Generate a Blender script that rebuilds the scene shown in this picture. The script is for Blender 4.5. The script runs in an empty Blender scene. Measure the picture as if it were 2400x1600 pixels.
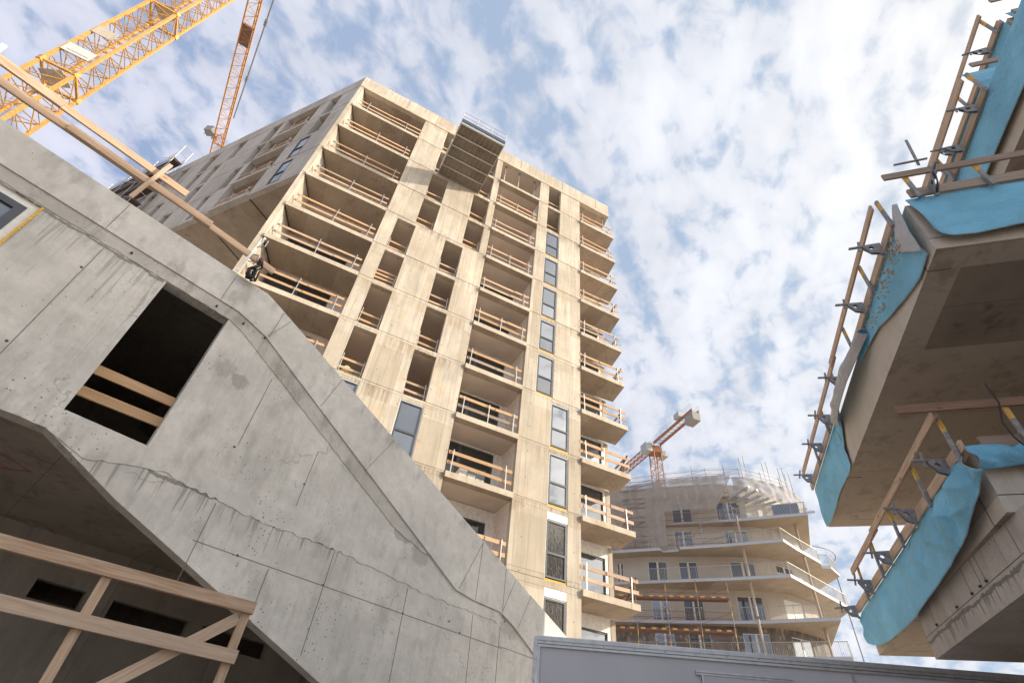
import bpy, math, random
from math import radians, sin, cos, tan, pi, hypot
from mathutils import Vector, Matrix, noise
rnd = random.Random(7)
sc = bpy.context.scene
COL = sc.collection

# ------------------------------------------------------------------ camera
cam_d = bpy.data.cameras.new('camera'); cam = bpy.data.objects.new('camera', cam_d); COL.objects.link(cam)
sc.camera = cam
cam_d.sensor_width = 36.0; cam_d.lens = 18.549
cam_d.clip_start = 0.1; cam_d.clip_end = 3000
_p, _r = radians(42.75), radians(6.62)
_f = Vector((0, cos(_p), sin(_p))); _rt = Vector((1, 0, 0)); _up = Vector((0, -sin(_p), cos(_p)))
_rt2 = cos(_r)*_rt + sin(_r)*_up; _up2 = -sin(_r)*_rt + cos(_r)*_up
CAMZ = 1.6
cam.matrix_world = Matrix(((_rt2.x, _up2.x, -_f.x, 0), (_rt2.y, _up2.y, -_f.y, 0), (_rt2.z, _up2.z, -_f.z, CAMZ), (0, 0, 0, 1)))

# ------------------------------------------------------------------ sun, sky
SUN = Vector((1.177, -0.2085, 0.55)).normalized()
SUN_EL = math.asin(SUN.z); SUN_AZ = math.atan2(SUN.x, SUN.y)      # azimuth clockwise from +Y
sl = bpy.data.lights.new('sun', 'SUN'); sl.energy = 3.2; sl.angle = radians(0.5); sl.color = (1.0, 0.89, 0.73)
so = bpy.data.objects.new('sun', sl); COL.objects.link(so); so.location = SUN*200
so.rotation_euler = SUN.to_track_quat('Z', 'Y').to_euler()

w = bpy.data.worlds.new('World'); sc.world = w; w.use_nodes = True
nt = w.node_tree; nt.nodes.clear(); N = nt.nodes; K = nt.links
def nd(tree, t, **kw):
    n = tree.nodes.new(t)
    for k, v in kw.items(): setattr(n, k, v)
    return n
def mth(tree, op, a=None, b=None, c=None, clamp=False):
    n = tree.nodes.new('ShaderNodeMath'); n.operation = op; n.use_clamp = clamp
    for i, v in enumerate((a, b, c)):
        if v is None: continue
        if isinstance(v, (int, float)): n.inputs[i].default_value = v
        else: tree.links.new(v, n.inputs[i])
    return n.outputs[0]
def ramp(tree, fac, pts):
    n = tree.nodes.new('ShaderNodeValToRGB'); e = n.color_ramp.elements
    while len(e) < len(pts): e.new(0.5)
    for i, (p, c) in enumerate(pts):
        e[i].position = p; e[i].color = (c, c, c, 1) if isinstance(c, (int, float)) else (*c, 1)
    tree.links.new(fac, n.inputs[0]); return n.outputs[0]
def mixc(tree, fac, a, b, mode='MIX'):
    n = tree.nodes.new('ShaderNodeMix'); n.data_type = 'RGBA'; n.blend_type = mode
    for s, v in ((n.inputs['Factor'], fac), (n.inputs['A'], a), (n.inputs['B'], b)):
        if isinstance(v, (int, float)): s.default_value = v
        elif isinstance(v, tuple): s.default_value = (*v, 1) if len(v) == 3 else v
        else: tree.links.new(v, s)
    return n.outputs['Result']
sky = nd(nt, 'ShaderNodeTexSky', sky_type='NISHITA', sun_disc=False, sun_elevation=SUN_EL, sun_rotation=SUN_AZ,
         air_density=1.0, dust_density=1.2, ozone_density=1.6)
tc = nd(nt, 'ShaderNodeTexCoord')
sep = nd(nt, 'ShaderNodeSeparateXYZ'); K.new(tc.outputs['Generated'], sep.inputs[0])
zc = mth(nt, 'ADD', mth(nt, 'MAXIMUM', sep.outputs[2], 0.0), 0.30)
cx = mth(nt, 'DIVIDE', sep.outputs[0], zc); cy = mth(nt, 'DIVIDE', sep.outputs[1], zc)
cmb = nd(nt, 'ShaderNodeCombineXYZ'); K.new(cx, cmb.inputs[0]); K.new(cy, cmb.inputs[1])
mp = nd(nt, 'ShaderNodeMapping'); K.new(cmb.outputs[0], mp.inputs[0])
mp.vector_type = 'TEXTURE'; mp.inputs['Rotation'].default_value = (0, 0, radians(66)); mp.inputs['Scale'].default_value = (2.4, 1.0, 1.0)
n1 = nd(nt, 'ShaderNodeTexNoise'); K.new(mp.outputs[0], n1.inputs['Vector'])
n1.inputs['Scale'].default_value = 10.0; n1.inputs['Detail'].default_value = 3; n1.inputs['Roughness'].default_value = 0.5; n1.inputs['Distortion'].default_value = 0.35
n2 = nd(nt, 'ShaderNodeTexNoise'); K.new(cmb.outputs[0], n2.inputs['Vector'])
n2.inputs['Scale'].default_value = 2.5; n2.inputs['Detail'].default_value = 2
mp3 = nd(nt, 'ShaderNodeMapping'); K.new(cmb.outputs[0], mp3.inputs[0]); mp3.vector_type = 'TEXTURE'; mp3.inputs['Rotation'].default_value = (0, 0, radians(60)); mp3.inputs['Scale'].default_value = (1.2, 1.0, 1.0)
n3 = nd(nt, 'ShaderNodeTexNoise'); K.new(mp3.outputs[0], n3.inputs['Vector'])
n3.inputs['Scale'].default_value = 21.0; n3.inputs['Detail'].default_value = 6; n3.inputs['Roughness'].default_value = 0.54; n3.inputs['Distortion'].default_value = 0.3
dens = mth(nt, 'ADD', mth(nt, 'MULTIPLY', n1.outputs[0], .44), mth(nt, 'ADD', mth(nt, 'MULTIPLY_ADD', n2.outputs[0], 0.12, 0.045), mth(nt, 'MULTIPLY', n3.outputs[0], .60)))
# thicker veil of thin cloud on the side of the sun
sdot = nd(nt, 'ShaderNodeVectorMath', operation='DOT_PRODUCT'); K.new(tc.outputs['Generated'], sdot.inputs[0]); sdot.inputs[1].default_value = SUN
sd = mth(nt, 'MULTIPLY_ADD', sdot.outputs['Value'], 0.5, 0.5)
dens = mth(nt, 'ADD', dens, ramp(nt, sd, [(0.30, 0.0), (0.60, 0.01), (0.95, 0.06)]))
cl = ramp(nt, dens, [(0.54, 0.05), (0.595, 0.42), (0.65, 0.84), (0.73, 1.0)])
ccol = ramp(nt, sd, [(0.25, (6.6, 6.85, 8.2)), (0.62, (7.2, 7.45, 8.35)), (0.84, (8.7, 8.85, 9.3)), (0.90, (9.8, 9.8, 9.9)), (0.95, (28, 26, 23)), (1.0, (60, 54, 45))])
shd = mth(nt, 'MULTIPLY_ADD', n1.outputs[0], .5, .74)
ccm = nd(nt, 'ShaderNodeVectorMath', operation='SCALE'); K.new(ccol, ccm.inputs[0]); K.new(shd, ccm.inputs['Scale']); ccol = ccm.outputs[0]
# pale haze thins the blue between the clouds
hz = mixc(nt, 0.78, sky.outputs[0], ramp(nt, sd, [(0.25, (3.3, 4.4, 7.0)), (0.80, (5.0, 6.3, 8.2)), (1.0, (9, 9, 9))]))
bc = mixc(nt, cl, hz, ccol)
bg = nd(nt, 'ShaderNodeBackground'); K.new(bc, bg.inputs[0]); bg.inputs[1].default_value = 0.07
ow = nd(nt, 'ShaderNodeOutputWorld'); K.new(bg.outputs[0], ow.inputs[0])
sc.view_settings.view_transform = 'Standard'; sc.view_settings.look = 'None'
sc.view_settings.exposure = 0.62; sc.view_settings.gamma = 1.0
try:
    sc.cycles.max_bounces = 8; sc.cycles.diffuse_bounces = 5; sc.cycles.transparent_max_bounces = 16
except Exception: pass

# ------------------------------------------------------------------ materials
def newmat(name):
    m = bpy.data.materials.new(name); m.use_nodes = True; t = m.node_tree
    b = t.nodes['Principled BSDF']; return m, t, b
def flat(name, col, rough=0.7, metal=0.0, var=0.12, scale=6.0, spec=0.5):
    m, t, b = newmat(name)
    tcn = nd(t, 'ShaderNodeTexCoord'); n = nd(t, 'ShaderNodeTexNoise'); n.inputs['Scale'].default_value = scale; n.inputs['Detail'].default_value = 5
    t.links.new(tcn.outputs['Object'], n.inputs['Vector'])
    a = tuple(c*(1-var) for c in col); c2 = tuple(min(1, c*(1+var)) for c in col)
    t.links.new(ramp(t, n.outputs[0], [(0.3, a), (0.7, c2)]), b.inputs['Base Color'])
    b.inputs['Roughness'].default_value = rough; b.inputs['Metallic'].default_value = metal
    b.inputs['Specular IOR Level'].default_value = spec
    return m
def concrete(name, base, streak=0.25, blotch=0.12, board=1.25, boarddir=0, holes=None, pits=0.0, stain=None, drips=(), cracks=0.0, stainamt=0.5, bump=0.25, floors=0.0, spots=()):
    """surface pattern in the local metres of each wall: x along, z up"""
    m, t, b = newmat(name); L = t.links
    tcn = nd(t, 'ShaderNodeTexCoord'); O = tcn.outputs['Object']
    s = nd(t, 'ShaderNodeSeparateXYZ'); L.new(O, s.inputs[0]); X, Y, Z = s.outputs
    def noise_(scale, sx=1, sy=1, sz=1, detail=5, rough=0.55, seed=0):
        mpn = nd(t, 'ShaderNodeMapping'); L.new(O, mpn.inputs[0]); mpn.inputs['Scale'].default_value = (sx, sy, sz); mpn.inputs['Location'].default_value = (seed, seed*1.7, seed*.6)
        n = nd(t, 'ShaderNodeTexNoise'); L.new(mpn.outputs[0], n.inputs['Vector']); n.inputs['Scale'].default_value = scale; n.inputs['Detail'].default_value = detail; n.inputs['Roughness'].default_value = rough
        return n.outputs[0]
    col = mixc(t, ramp(t, noise_(0.9, seed=3), [(0.35, 0.0), (0.65, 1.0)]), tuple(c*(1-blotch) for c in base), tuple(min(1, c*(1+blotch)) for c in base))
    # fine speckle
    col = mixc(t, ramp(t, noise_(14, detail=6, rough=.7, seed=9), [(0.3, 0.0), (0.7, 0.5)]), col, tuple(c*.82 for c in base))
    hgt = noise_(9, detail=6, seed=5)
    if streak:
        st = ramp(t, noise_(9.0, 1, 1, .035, detail=4, rough=.7, seed=1), [(0.50, 0.0), (0.62, 1.0)])
        col = mixc(t, mth(t, 'MULTIPLY', st, streak), col, tuple(c*.55 for c in base))
        st2 = ramp(t, noise_(2.2, 1, 1, .09, detail=2, seed=12), [(0.5, 0.0), (0.68, 1.0)])
        col = mixc(t, mth(t, 'MULTIPLY', st2, streak*.8), col, tuple(min(1, c*1.35) for c in base))
        hgt = mth(t, 'ADD', hgt, mth(t, 'MULTIPLY', st, -0.8))
    if stain:
        sm = ramp(t, mth(t, 'MULTIPLY', noise_(1.1, seed=21), noise_(5, 1, 1, .35, seed=23)), [(0.27, 0.0), (0.38, 1.0)])
        col = mixc(t, mth(t, 'MULTIPLY', sm, stainamt), col, stain)
    if board:
        ax = (X, Y, Z)[boarddir]
        fr_ = mth(t, 'FRACT', mth(t, 'DIVIDE', mth(t, 'ADD', ax, 50.0), board))
        ln = mth(t, 'LESS_THAN', fr_, 0.016/board)
        col = mixc(t, mth(t, 'MULTIPLY', ln, 0.55), col, tuple(c*.35 for c in base))
        # every formwork panel a slightly different tone
        idn = mth(t, 'FLOOR', mth(t, 'DIVIDE', mth(t, 'ADD', ax, 50.0), board))
        wn = nd(t, 'ShaderNodeTexWhiteNoise', noise_dimensions='2D')
        cb = nd(t, 'ShaderNodeCombineXYZ'); L.new(idn, cb.inputs[0]); L.new(mth(t, 'FLOOR', mth(t, 'DIVIDE', Z, 2.97)), cb.inputs[1])
        L.new(cb.outputs[0], wn.inputs['Vector'])
        col = mixc(t, mth(t, 'MULTIPLY', mth(t, 'POWER', wn.outputs['Value'], 1.6), 0.55), col, (base[0]*.66, base[1]*.62, base[2]*.56))
        hgt = mth(t, 'ADD', hgt, mth(t, 'MULTIPLY', ln, -1.5))
    if holes:
        hx, hz, hr = holes
        fx = mth(t, 'SUBTRACT', mth(t, 'MULTIPLY', mth(t, 'FRACT', mth(t, 'DIVIDE', mth(t, 'ADD', X, 50.3), hx)), hx), hx/2)
        fz = mth(t, 'SUBTRACT', mth(t, 'MULTIPLY', mth(t, 'FRACT', mth(t, 'DIVIDE', mth(t, 'ADD', Z, 50.1), hz)), hz), hz/2)
        d = mth(t, 'SQRT', mth(t, 'ADD', mth(t, 'MULTIPLY', fx, fx), mth(t, 'MULTIPLY', fz, fz)))
        dk = mth(t, 'LESS_THAN', d, hr)
        col = mixc(t, mth(t, 'MULTIPLY', dk, .8), col, tuple(c*.22 for c in base))
    if pits:
        mo = ramp(t, noise_(4.2, detail=7, rough=.68, seed=61), [(0.36, 0.0), (0.66, 1.0)])
        col = mixc(t, mth(t, 'MULTIPLY', mo, .36), col, tuple(c*.62 for c in base))
        mo2 = ramp(t, noise_(1.7, detail=4, rough=.6, seed=67), [(0.52, 0.0), (0.70, 1.0)])
        col = mixc(t, mth(t, 'MULTIPLY', mo2, .30), col, tuple(min(1, c*1.22) for c in base))
        v = nd(t, 'ShaderNodeTexVoronoi'); L.new(O, v.inputs['Vector']); v.inputs['Scale'].default_value = 15
        pm = ramp(t, noise_(1.3, seed=31), [(0.42, 0.0), (0.62, 1.0)])
        wsel = mth(t, 'GREATER_THAN', v.outputs['Color'], 0.60)
        pk = mth(t, 'MULTIPLY', mth(t, 'LESS_THAN', v.outputs['Distance'], mth(t, 'MULTIPLY', mth(t, 'ADD', pm, .3), 0.16)), wsel)
        col = mixc(t, mth(t, 'MULTIPLY', pk, pits), col, tuple(c*.25 for c in base))
        hgt = mth(t, 'ADD', hgt, mth(t, 'MULTIPLY', pk, -2.0))
    if floors:      # run-offs below every storey joint
        fz_ = mth(t, 'FRACT', mth(t, 'DIVIDE', mth(t, 'SUBTRACT', 39.33, Z), 2.977))
        near = ramp(t, fz_, [(0.0, 1.0), (0.10, .75), (0.38, 0.0)])
        rn = ramp(t, noise_(8.0, 1, 1, .05, detail=3, rough=.65, seed=51), [(0.42, 0.0), (0.60, 1.0)])
        pat_ = ramp(t, noise_(.55, seed=57), [(0.42, 0.15), (0.62, 1.0)])
        col = mixc(t, mth(t, 'MULTIPLY', mth(t, 'MULTIPLY', near, rn), mth(t, 'MULTIPLY', pat_, floors)), col, (base[0]*.50, base[1]*.43, base[2]*.36))
        ln2 = ramp(t, fz_, [(0.0, 1.0), (0.006, 0.6), (0.016, 0.0)])
        col = mixc(t, mth(t, 'MULTIPLY', ln2, floors*.8), col, tuple(c*.35 for c in base))
    for (zj, length, u0, u1, amt) in drips:      # dark run-offs below a rough construction joint
        dn = noise_(19, 1, 1, .035, detail=3, rough=.6, seed=zj)
        below = mth(t, 'SUBTRACT', mth(t, 'ADD', zj, mth(t, 'MULTIPLY', mth(t, 'SUBTRACT', noise_(3.5, seed=zj+2), .5), .18)), Z)
        frac = mth(t, 'DIVIDE', below, length)
        inr = mth(t, 'MULTIPLY', mth(t, 'GREATER_THAN', below, 0.0), mth(t, 'LESS_THAN', frac, 1.0))
        inr = mth(t, 'MULTIPLY', inr, mth(t, 'MULTIPLY', mth(t, 'GREATER_THAN', X, u0), mth(t, 'LESS_THAN', X, u1)))
        run = ramp(t, mth(t, 'SUBTRACT', dn, mth(t, 'MULTIPLY', frac, .22)), [(0.50, 0.0), (0.545, 1.0)])
        col = mixc(t, mth(t, 'MULTIPLY', mth(t, 'MULTIPLY', run, inr), amt), col, tuple(c*.36 for c in base))
        edge = mth(t, 'LESS_THAN', mth(t, 'ABSOLUTE', below), mth(t, 'MULTIPLY', noise_(12, seed=zj+5), .055))
        edge = mth(t, 'MULTIPLY', edge, mth(t, 'MULTIPLY', mth(t, 'GREATER_THAN', X, u0), mth(t, 'LESS_THAN', X, u1)))
        col = mixc(t, mth(t, 'MULTIPLY', edge, .8), col, tuple(c*.3 for c in base))
        hgt = mth(t, 'ADD', hgt, mth(t, 'MULTIPLY', edge, -1.5))
    for (sx_, sz_, sr_, sa_, dark_) in spots:
        nd_ = noise_(3.5, detail=5, rough=.6, seed=sx_)
        dx_ = mth(t, 'SUBTRACT', X, sx_); dz_ = mth(t, 'SUBTRACT', Z, sz_)
        rr_ = mth(t, 'DIVIDE', mth(t, 'SQRT', mth(t, 'ADD', mth(t, 'MULTIPLY', dx_, dx_), mth(t, 'MULTIPLY', dz_, dz_))), sr_)
        val = mth(t, 'ADD', rr_, mth(t, 'MULTIPLY', mth(t, 'SUBTRACT', nd_, .5), 2.4))
        col = mixc(t, mth(t, 'MULTIPLY', ramp(t, val, [(0.72, 1.0), (0.95, 0.0)]), sa_), col, tuple(min(1, c*dark_) for c in base))
    if cracks:
        v = nd(t, 'ShaderNodeTexVoronoi', feature='DISTANCE_TO_EDGE'); v.inputs['Scale'].default_value = 0.34
        dv = nd(t, 'ShaderNodeVectorMath', operation='ADD'); L.new(O, dv.inputs[0])
        nn = nd(t, 'ShaderNodeTexNoise'); nn.inputs['Scale'].default_value = 2.2; nn.inputs['Detail'].default_value = 6; L.new(O, nn.inputs['Vector'])
        L.new(mixc(t, 1.0, (0, 0, 0), nn.outputs['Color']), dv.inputs[1]); L.new(dv.outputs[0], v.inputs['Vector'])
        ck = mth(t, 'MULTIPLY', mth(t, 'LESS_THAN', v.outputs['Distance'], 0.004), ramp(t, noise_(.8, seed=44), [(0.5, 0.0), (0.56, 1.0)]))
        col = mixc(t, mth(t, 'MULTIPLY', ck, cracks), col, tuple(c*.3 for c in base))
    L.new(col, b.inputs['Base Color']); b.inputs['Roughness'].default_value = 0.85; b.inputs['Specular IOR Level'].default_value = 0.25
    bp = nd(t, 'ShaderNodeBump'); bp.inputs['Strength'].default_value = bump; bp.inputs['Distance'].default_value = 0.012
    L.new(hgt, bp.inputs['Height']); L.new(bp.outputs[0], b.inputs['Normal'])
    return m
def wood(name, a, c, rough=0.75):
    m, t, b = newmat(name); L = t.links
    uv = nd(t, 'ShaderNodeUVMap'); oi = nd(t, 'ShaderNodeObjectInfo')
    add = nd(t, 'ShaderNodeVectorMath', operation='ADD'); L.new(uv.outputs[0], add.inputs[0])
    cb = nd(t, 'ShaderNodeCombineXYZ'); L.new(mth(t, 'MULTIPLY', oi.outputs['Random'], 37.0), cb.inputs[0]); L.new(mth(t, 'MULTIPLY', oi.outputs['Random'], 11.0), cb.inputs[1]); L.new(cb.outputs[0], add.inputs[1])
    mpn = nd(t, 'ShaderNodeMapping'); L.new(add.outputs[0], mpn.inputs[0]); mpn.inputs['Scale'].default_value = (1.2, 22, 1)
    n = nd(t, 'ShaderNodeTexNoise'); L.new(mpn.outputs[0], n.inputs['Vector']); n.inputs['Scale'].default_value = 1.6; n.inputs['Detail'].default_value = 6; n.inputs['Distortion'].default_value = 0.6
    col = ramp(t, n.outputs[0], [(0.32, a), (0.68, c)])
    v = nd(t, 'ShaderNodeTexVoronoi'); mp2 = nd(t, 'ShaderNodeMapping'); L.new(add.outputs[0], mp2.inputs[0]); mp2.inputs['Scale'].default_value = (1.9, 4.2, 1); L.new(mp2.outputs[0], v.inputs['Vector']); v.inputs['Scale'].default_value = 1.0
    kn = ramp(t, v.outputs['Distance'], [(0.07, 1.0), (0.13, 0.0)])
    col = mixc(t, mth(t, 'MULTIPLY', kn, .75), col, tuple(x*.35 for x in a))
    n3 = nd(t, 'ShaderNodeTexNoise'); L.new(add.outputs[0], n3.inputs['Vector']); n3.inputs['Scale'].default_value = 0.8
    col = mixc(t, mth(t, 'MULTIPLY', n3.outputs[0], .35), col, tuple(x*.75 for x in a))
    gw = mth(t, 'MULTIPLY', ramp(t, oi.outputs['Random'], [(0.55, 0.0), (1.0, .65)]), mth(t, 'ADD', n3.outputs[0], .3))
    col = mixc(t, gw, col, (.30, .26, .22))
    hs = nd(t, 'ShaderNodeHueSaturation'); L.new(col, hs.inputs['Color']); L.new(mth(t, 'MULTIPLY_ADD', oi.outputs['Random'], .45, .75), hs.inputs['Value'])
    hs.inputs['Saturation'].default_value = 1.0
    L.new(hs.outputs[0], b.inputs['Base Color']); b.inputs['Roughness'].default_value = rough; b.inputs['Specular IOR Level'].default_value = .25
    bp = nd(t, 'ShaderNodeBump'); bp.inputs['Strength'].default_value = .2; bp.inputs['Distance'].default_value = .004; L.new(n.outputs[0], bp.inputs['Height']); L.new(bp.outputs[0], b.inputs['Normal'])
    return m
def glass(name, base, metal=.55, rough=.03):
    m, t, b = newmat(name); b.inputs['Base Color'].default_value = (*base, 1); b.inputs['Metallic'].default_value = metal
    b.inputs['Roughness'].default_value = rough; b.inputs['IOR'].default_value = 1.6
    oi = nd(t, 'ShaderNodeObjectInfo'); hv = nd(t, 'ShaderNodeHueSaturation'); hv.inputs['Color'].default_value = (*base, 1)
    t.links.new(mth(t, 'MULTIPLY_ADD', oi.outputs['Random'], .6, .7), hv.inputs['Value']); t.links.new(hv.outputs[0], b.inputs['Base Color'])
    tcn = nd(t, 'ShaderNodeTexCoord'); n = nd(t, 'ShaderNodeTexNoise'); n.inputs['Scale'].default_value = .9; t.links.new(tcn.outputs['Object'], n.inputs['Vector'])
    bp = nd(t, 'ShaderNodeBump'); bp.inputs['Strength'].default_value = .10; bp.inputs['Distance'].default_value = .03; t.links.new(n.outputs[0], bp.inputs['Height']); t.links.new(bp.outputs[0], b.inputs['Normal'])
    return m
def cloth(name, base, dirt=(.25, .2, .15), var=.15, dirtamt=.5):
    m, t, b = newmat(name); L = t.links
    tcn = nd(t, 'ShaderNodeTexCoord'); O = tcn.outputs['Object']
    n = nd(t, 'ShaderNodeTexNoise'); L.new(O, n.inputs['Vector']); n.inputs['Scale'].default_value = 1.1; n.inputs['Detail'].default_value = 5
    col = ramp(t, n.outputs[0], [(0.3, tuple(c*(1-var) for c in base)), (0.7, tuple(min(1, c*(1+var)) for c in base))])
    n2_ = nd(t, 'ShaderNodeTexNoise'); L.new(O, n2_.inputs['Vector']); n2_.inputs['Scale'].default_value = 3.4; n2_.inputs['Detail'].default_value = 8; n2_.inputs['Roughness'].default_value = .65; n2_.inputs['Distortion'].default_value = 1.0
    col = mixc(t, mth(t, 'MULTIPLY', ramp(t, n2_.outputs[0], [(0.60, 0.0), (0.72, 1.0)]), dirtamt), col, dirt)
    L.new(col, b.inputs['Base Color']); b.inputs['Roughness'].default_value = .55; b.inputs['Specular IOR Level'].default_value = .4
    n4 = nd(t, 'ShaderNodeTexNoise'); L.new(O, n4.inputs['Vector']); n4.inputs['Scale'].default_value = 7; n4.inputs['Detail'].default_value = 6
    vv = nd(t, 'ShaderNodeTexVoronoi'); dsv = nd(t, 'ShaderNodeVectorMath', operation='ADD'); mpv = nd(t, 'ShaderNodeMapping'); L.new(O, mpv.inputs[0]); mpv.inputs['Scale'].default_value = (1.0, 1.0, .45); mpv.inputs['Rotation'].default_value = (0, .5, 0)
    L.new(mpv.outputs[0], dsv.inputs[0]); L.new(n2_.outputs['Color'], dsv.inputs[1]); L.new(dsv.outputs[0], vv.inputs['Vector']); vv.inputs['Scale'].default_value = 3.4
    hh_ = mth(t, 'ADD', mth(t, 'MULTIPLY', n4.outputs[0], .35), mth(t, 'MULTIPLY', vv.outputs['Distance'], 1.3))
    spl = nd(t, 'ShaderNodeTexVoronoi'); L.new(O, spl.inputs['Vector']); spl.inputs['Scale'].default_value = 9
    bp = nd(t, 'ShaderNodeBump'); bp.inputs['Strength'].default_value = .6; bp.inputs['Distance'].default_value = .04; L.new(hh_, bp.inputs['Height']); L.new(bp.outputs[0], b.inputs['Normal'])
    return m
def netting(name, base, alpha):
    m, t, b = newmat(name); b.inputs['Base Color'].default_value = (*base, 1); b.inputs['Roughness'].default_value = .9
    tcn = nd(t, 'ShaderNodeTexCoord'); n = nd(t, 'ShaderNodeTexNoise'); n.inputs['Scale'].default_value = .7; n.inputs['Detail'].default_value = 4; t.links.new(tcn.outputs['Object'], n.inputs['Vector'])
    t.links.new(ramp(t, n.outputs[0], [(0.3, alpha*.75), (0.7, min(1, alpha*1.25))]), b.inputs['Alpha'])
    return m

WARM = (.585, .52, .43)
M = {}
M['tower'] = concrete('tower_concrete', WARM, streak=.48, blotch=.16, board=1.32, holes=(1.32, 1.4, .030), stain=(.56, .42, .25), stainamt=.45, floors=.95)
M['tower_side'] = concrete('tower_side_concrete', (.55, .53, .505), streak=.35, blotch=.08, board=1.3, holes=(1.3, 1.4, .02), stain=(.40, .34, .27), stainamt=.3)  # same concrete as the front, its cool shade put into a greyer colour
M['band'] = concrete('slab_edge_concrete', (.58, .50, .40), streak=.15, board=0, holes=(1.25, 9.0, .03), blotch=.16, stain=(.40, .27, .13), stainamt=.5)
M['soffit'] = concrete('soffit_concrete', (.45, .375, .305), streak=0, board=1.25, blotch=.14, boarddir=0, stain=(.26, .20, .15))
M['left'] = concrete('wall_grey_concrete', (.665, .64, .60), streak=.12, blotch=.14, board=0, pits=.85, cracks=.4, stain=(.37, .355, .33), stainamt=.5,
                     drips=((8.28, 1.7, -2.6, 0.0, .42), (5.18, .8, .45, 5.0, .6)), bump=.4,
                spots=((1.62, 7.36, .22, .5, .5), (1.95, 7.25, .20, .6, .45), (2.9, 4.0, .5, .35, 1.25), (3.3, 3.3, .45, .3, 1.2), (9.7, 5.1, .35, .55, .5), (6.3, 6.15, .38, .6, .45), (6.75, 5.75, .28, .6, .5), (.6, 8.1, .2, .4, .55), (.75, 6.9, .18, .45, .5)))
M['coping'] = concrete('coping_grey_concrete', (.685, .66, .62), streak=.0, blotch=.12, board=0, pits=.8, cracks=.3, stain=(.30, .28, .25), bump=.35)
M['joint'] = concrete('rough_joint_concrete', (.56, .53, .49), streak=.0, blotch=.18, board=0, pits=.6, stain=(.26, .24, .21), stainamt=.6, bump=.9)
M['groove'] = flat('groove_shadow_gap', (.16, .15, .14), .9)
M['hole'] = flat('tie_hole_plug', (.05, .055, .06), .7)
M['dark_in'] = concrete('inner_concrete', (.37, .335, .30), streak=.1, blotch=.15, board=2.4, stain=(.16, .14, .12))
M['room_ceiling'] = flat('plastered_ceiling', (.62, .53, .46), .9, var=.06, scale=1.5)
M['room'] = flat('room_plaster', (.74, .66, .60), .9)
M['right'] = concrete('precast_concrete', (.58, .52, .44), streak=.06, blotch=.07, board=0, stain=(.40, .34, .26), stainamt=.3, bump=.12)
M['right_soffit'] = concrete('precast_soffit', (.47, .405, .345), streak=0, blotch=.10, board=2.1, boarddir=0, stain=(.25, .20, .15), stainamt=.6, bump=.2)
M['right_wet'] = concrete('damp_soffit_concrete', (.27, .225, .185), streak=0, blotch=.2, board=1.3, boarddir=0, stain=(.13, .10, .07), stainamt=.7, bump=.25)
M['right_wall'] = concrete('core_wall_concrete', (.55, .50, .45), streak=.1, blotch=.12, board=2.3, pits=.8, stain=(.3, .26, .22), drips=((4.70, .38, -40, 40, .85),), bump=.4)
M['wood'] = wood('new_timber', (.57, .345, .19), (.73, .49, .30))
M['wood_pale'] = wood('pale_timber', (.47, .31, .20), (.74, .56, .42))
M['wood_grey'] = wood('weathered_timber', (.33, .25, .20), (.48, .38, .31))
M['wood_red'] = wood('dark_timber', (.20, .11, .07), (.34, .20, .13))
M['galv'] = flat('galvanised_steel', (.55, .55, .54), .45, .6, .12)
M['steel'] = flat('dark_steel', (.30, .30, .31), .6, .35, .3, 14)
M['white'] = flat('white_frame', (.78, .77, .74), .6)
M['frame'] = flat('anthracite_frame', (.075, .085, .10), .45, .1)
M['glass'] = glass('window_glass', (.235, .255, .29), .6)
M['glass_dark'] = glass('loggia_glass', (.10, .11, .11), .5)
M['film'] = None
M['foam'] = flat('yellow_foam', (.72, .43, .07), .8, var=.25, scale=20)
M['foam_dark'] = flat('dark_gap_foam', (.05, .05, .04), .9)
M['yellow'] = flat('yellow_paint', (.68, .42, .09), .5, var=.15, scale=20)
M['crane'] = flat('yellow_crane_paint', (.62, .345, .10), .5, var=.22)
M['crane_o'] = flat('orange_crane_paint', (.58, .285, .08), .55, var=.22)
M['crane_g'] = flat('grey_crane_housing', (.42, .43, .44), .5)
M['crane_r'] = flat('rusty_crane_paint', (.36, .155, .075), .6, var=.25)
M['ballast_d'] = flat('dark_ballast_block', (.33, .31, .29), .9)
M['sign'] = flat('white_sign_board', (.58, .57, .55), .6, var=.06)
M['ballast'] = flat('ballast_concrete', (.55, .52, .48), .9)
M['alu'] = flat('aluminium_profile', (.50, .50, .50), .38, .7, .12, 9)
M['panel'] = flat('grey_van_panel', (.52, .515, .54), .42, 0, .06, .9)
M['rubber'] = flat('black_rubber', (.025, .025, .027), .6)
M['tarp'] = cloth('blue_geotextile', (.22, .56, .77), var=.14, dirtamt=.28)
M['tarp_back'] = cloth('grey_fleece_backing', (.52, .51, .51), (.30, .25, .20), .08, .5)
M['debris'] = flat('mortar_crumbs', (.50, .42, .33), .9)
M['bgwall'] = concrete('cream_render', (.57, .525, .47), streak=.05, blotch=.05, board=0, bump=.1)
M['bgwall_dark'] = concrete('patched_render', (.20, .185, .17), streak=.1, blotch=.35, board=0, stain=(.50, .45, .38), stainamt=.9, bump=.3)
M['bgslab'] = concrete('balcony_underside', (.52, .45, .375), streak=0, blotch=.12, board=2.2, boarddir=0, bump=.2)
M['bgedge'] = flat('zinc_edge_trim', (.50, .53, .57), .35, .35, .06)
M['rail'] = flat('light_steel_railing', (.46, .44, .40), .5, .3, .05)
M['net'] = netting('scaffold_net', (.36, .33, .31), .74)
M['net_fine'] = netting('scaffold_net_fine', (.75, .72, .68), .22)
M['red'] = flat('red_oxide_steel', (.20, .105, .085), .6)
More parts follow.
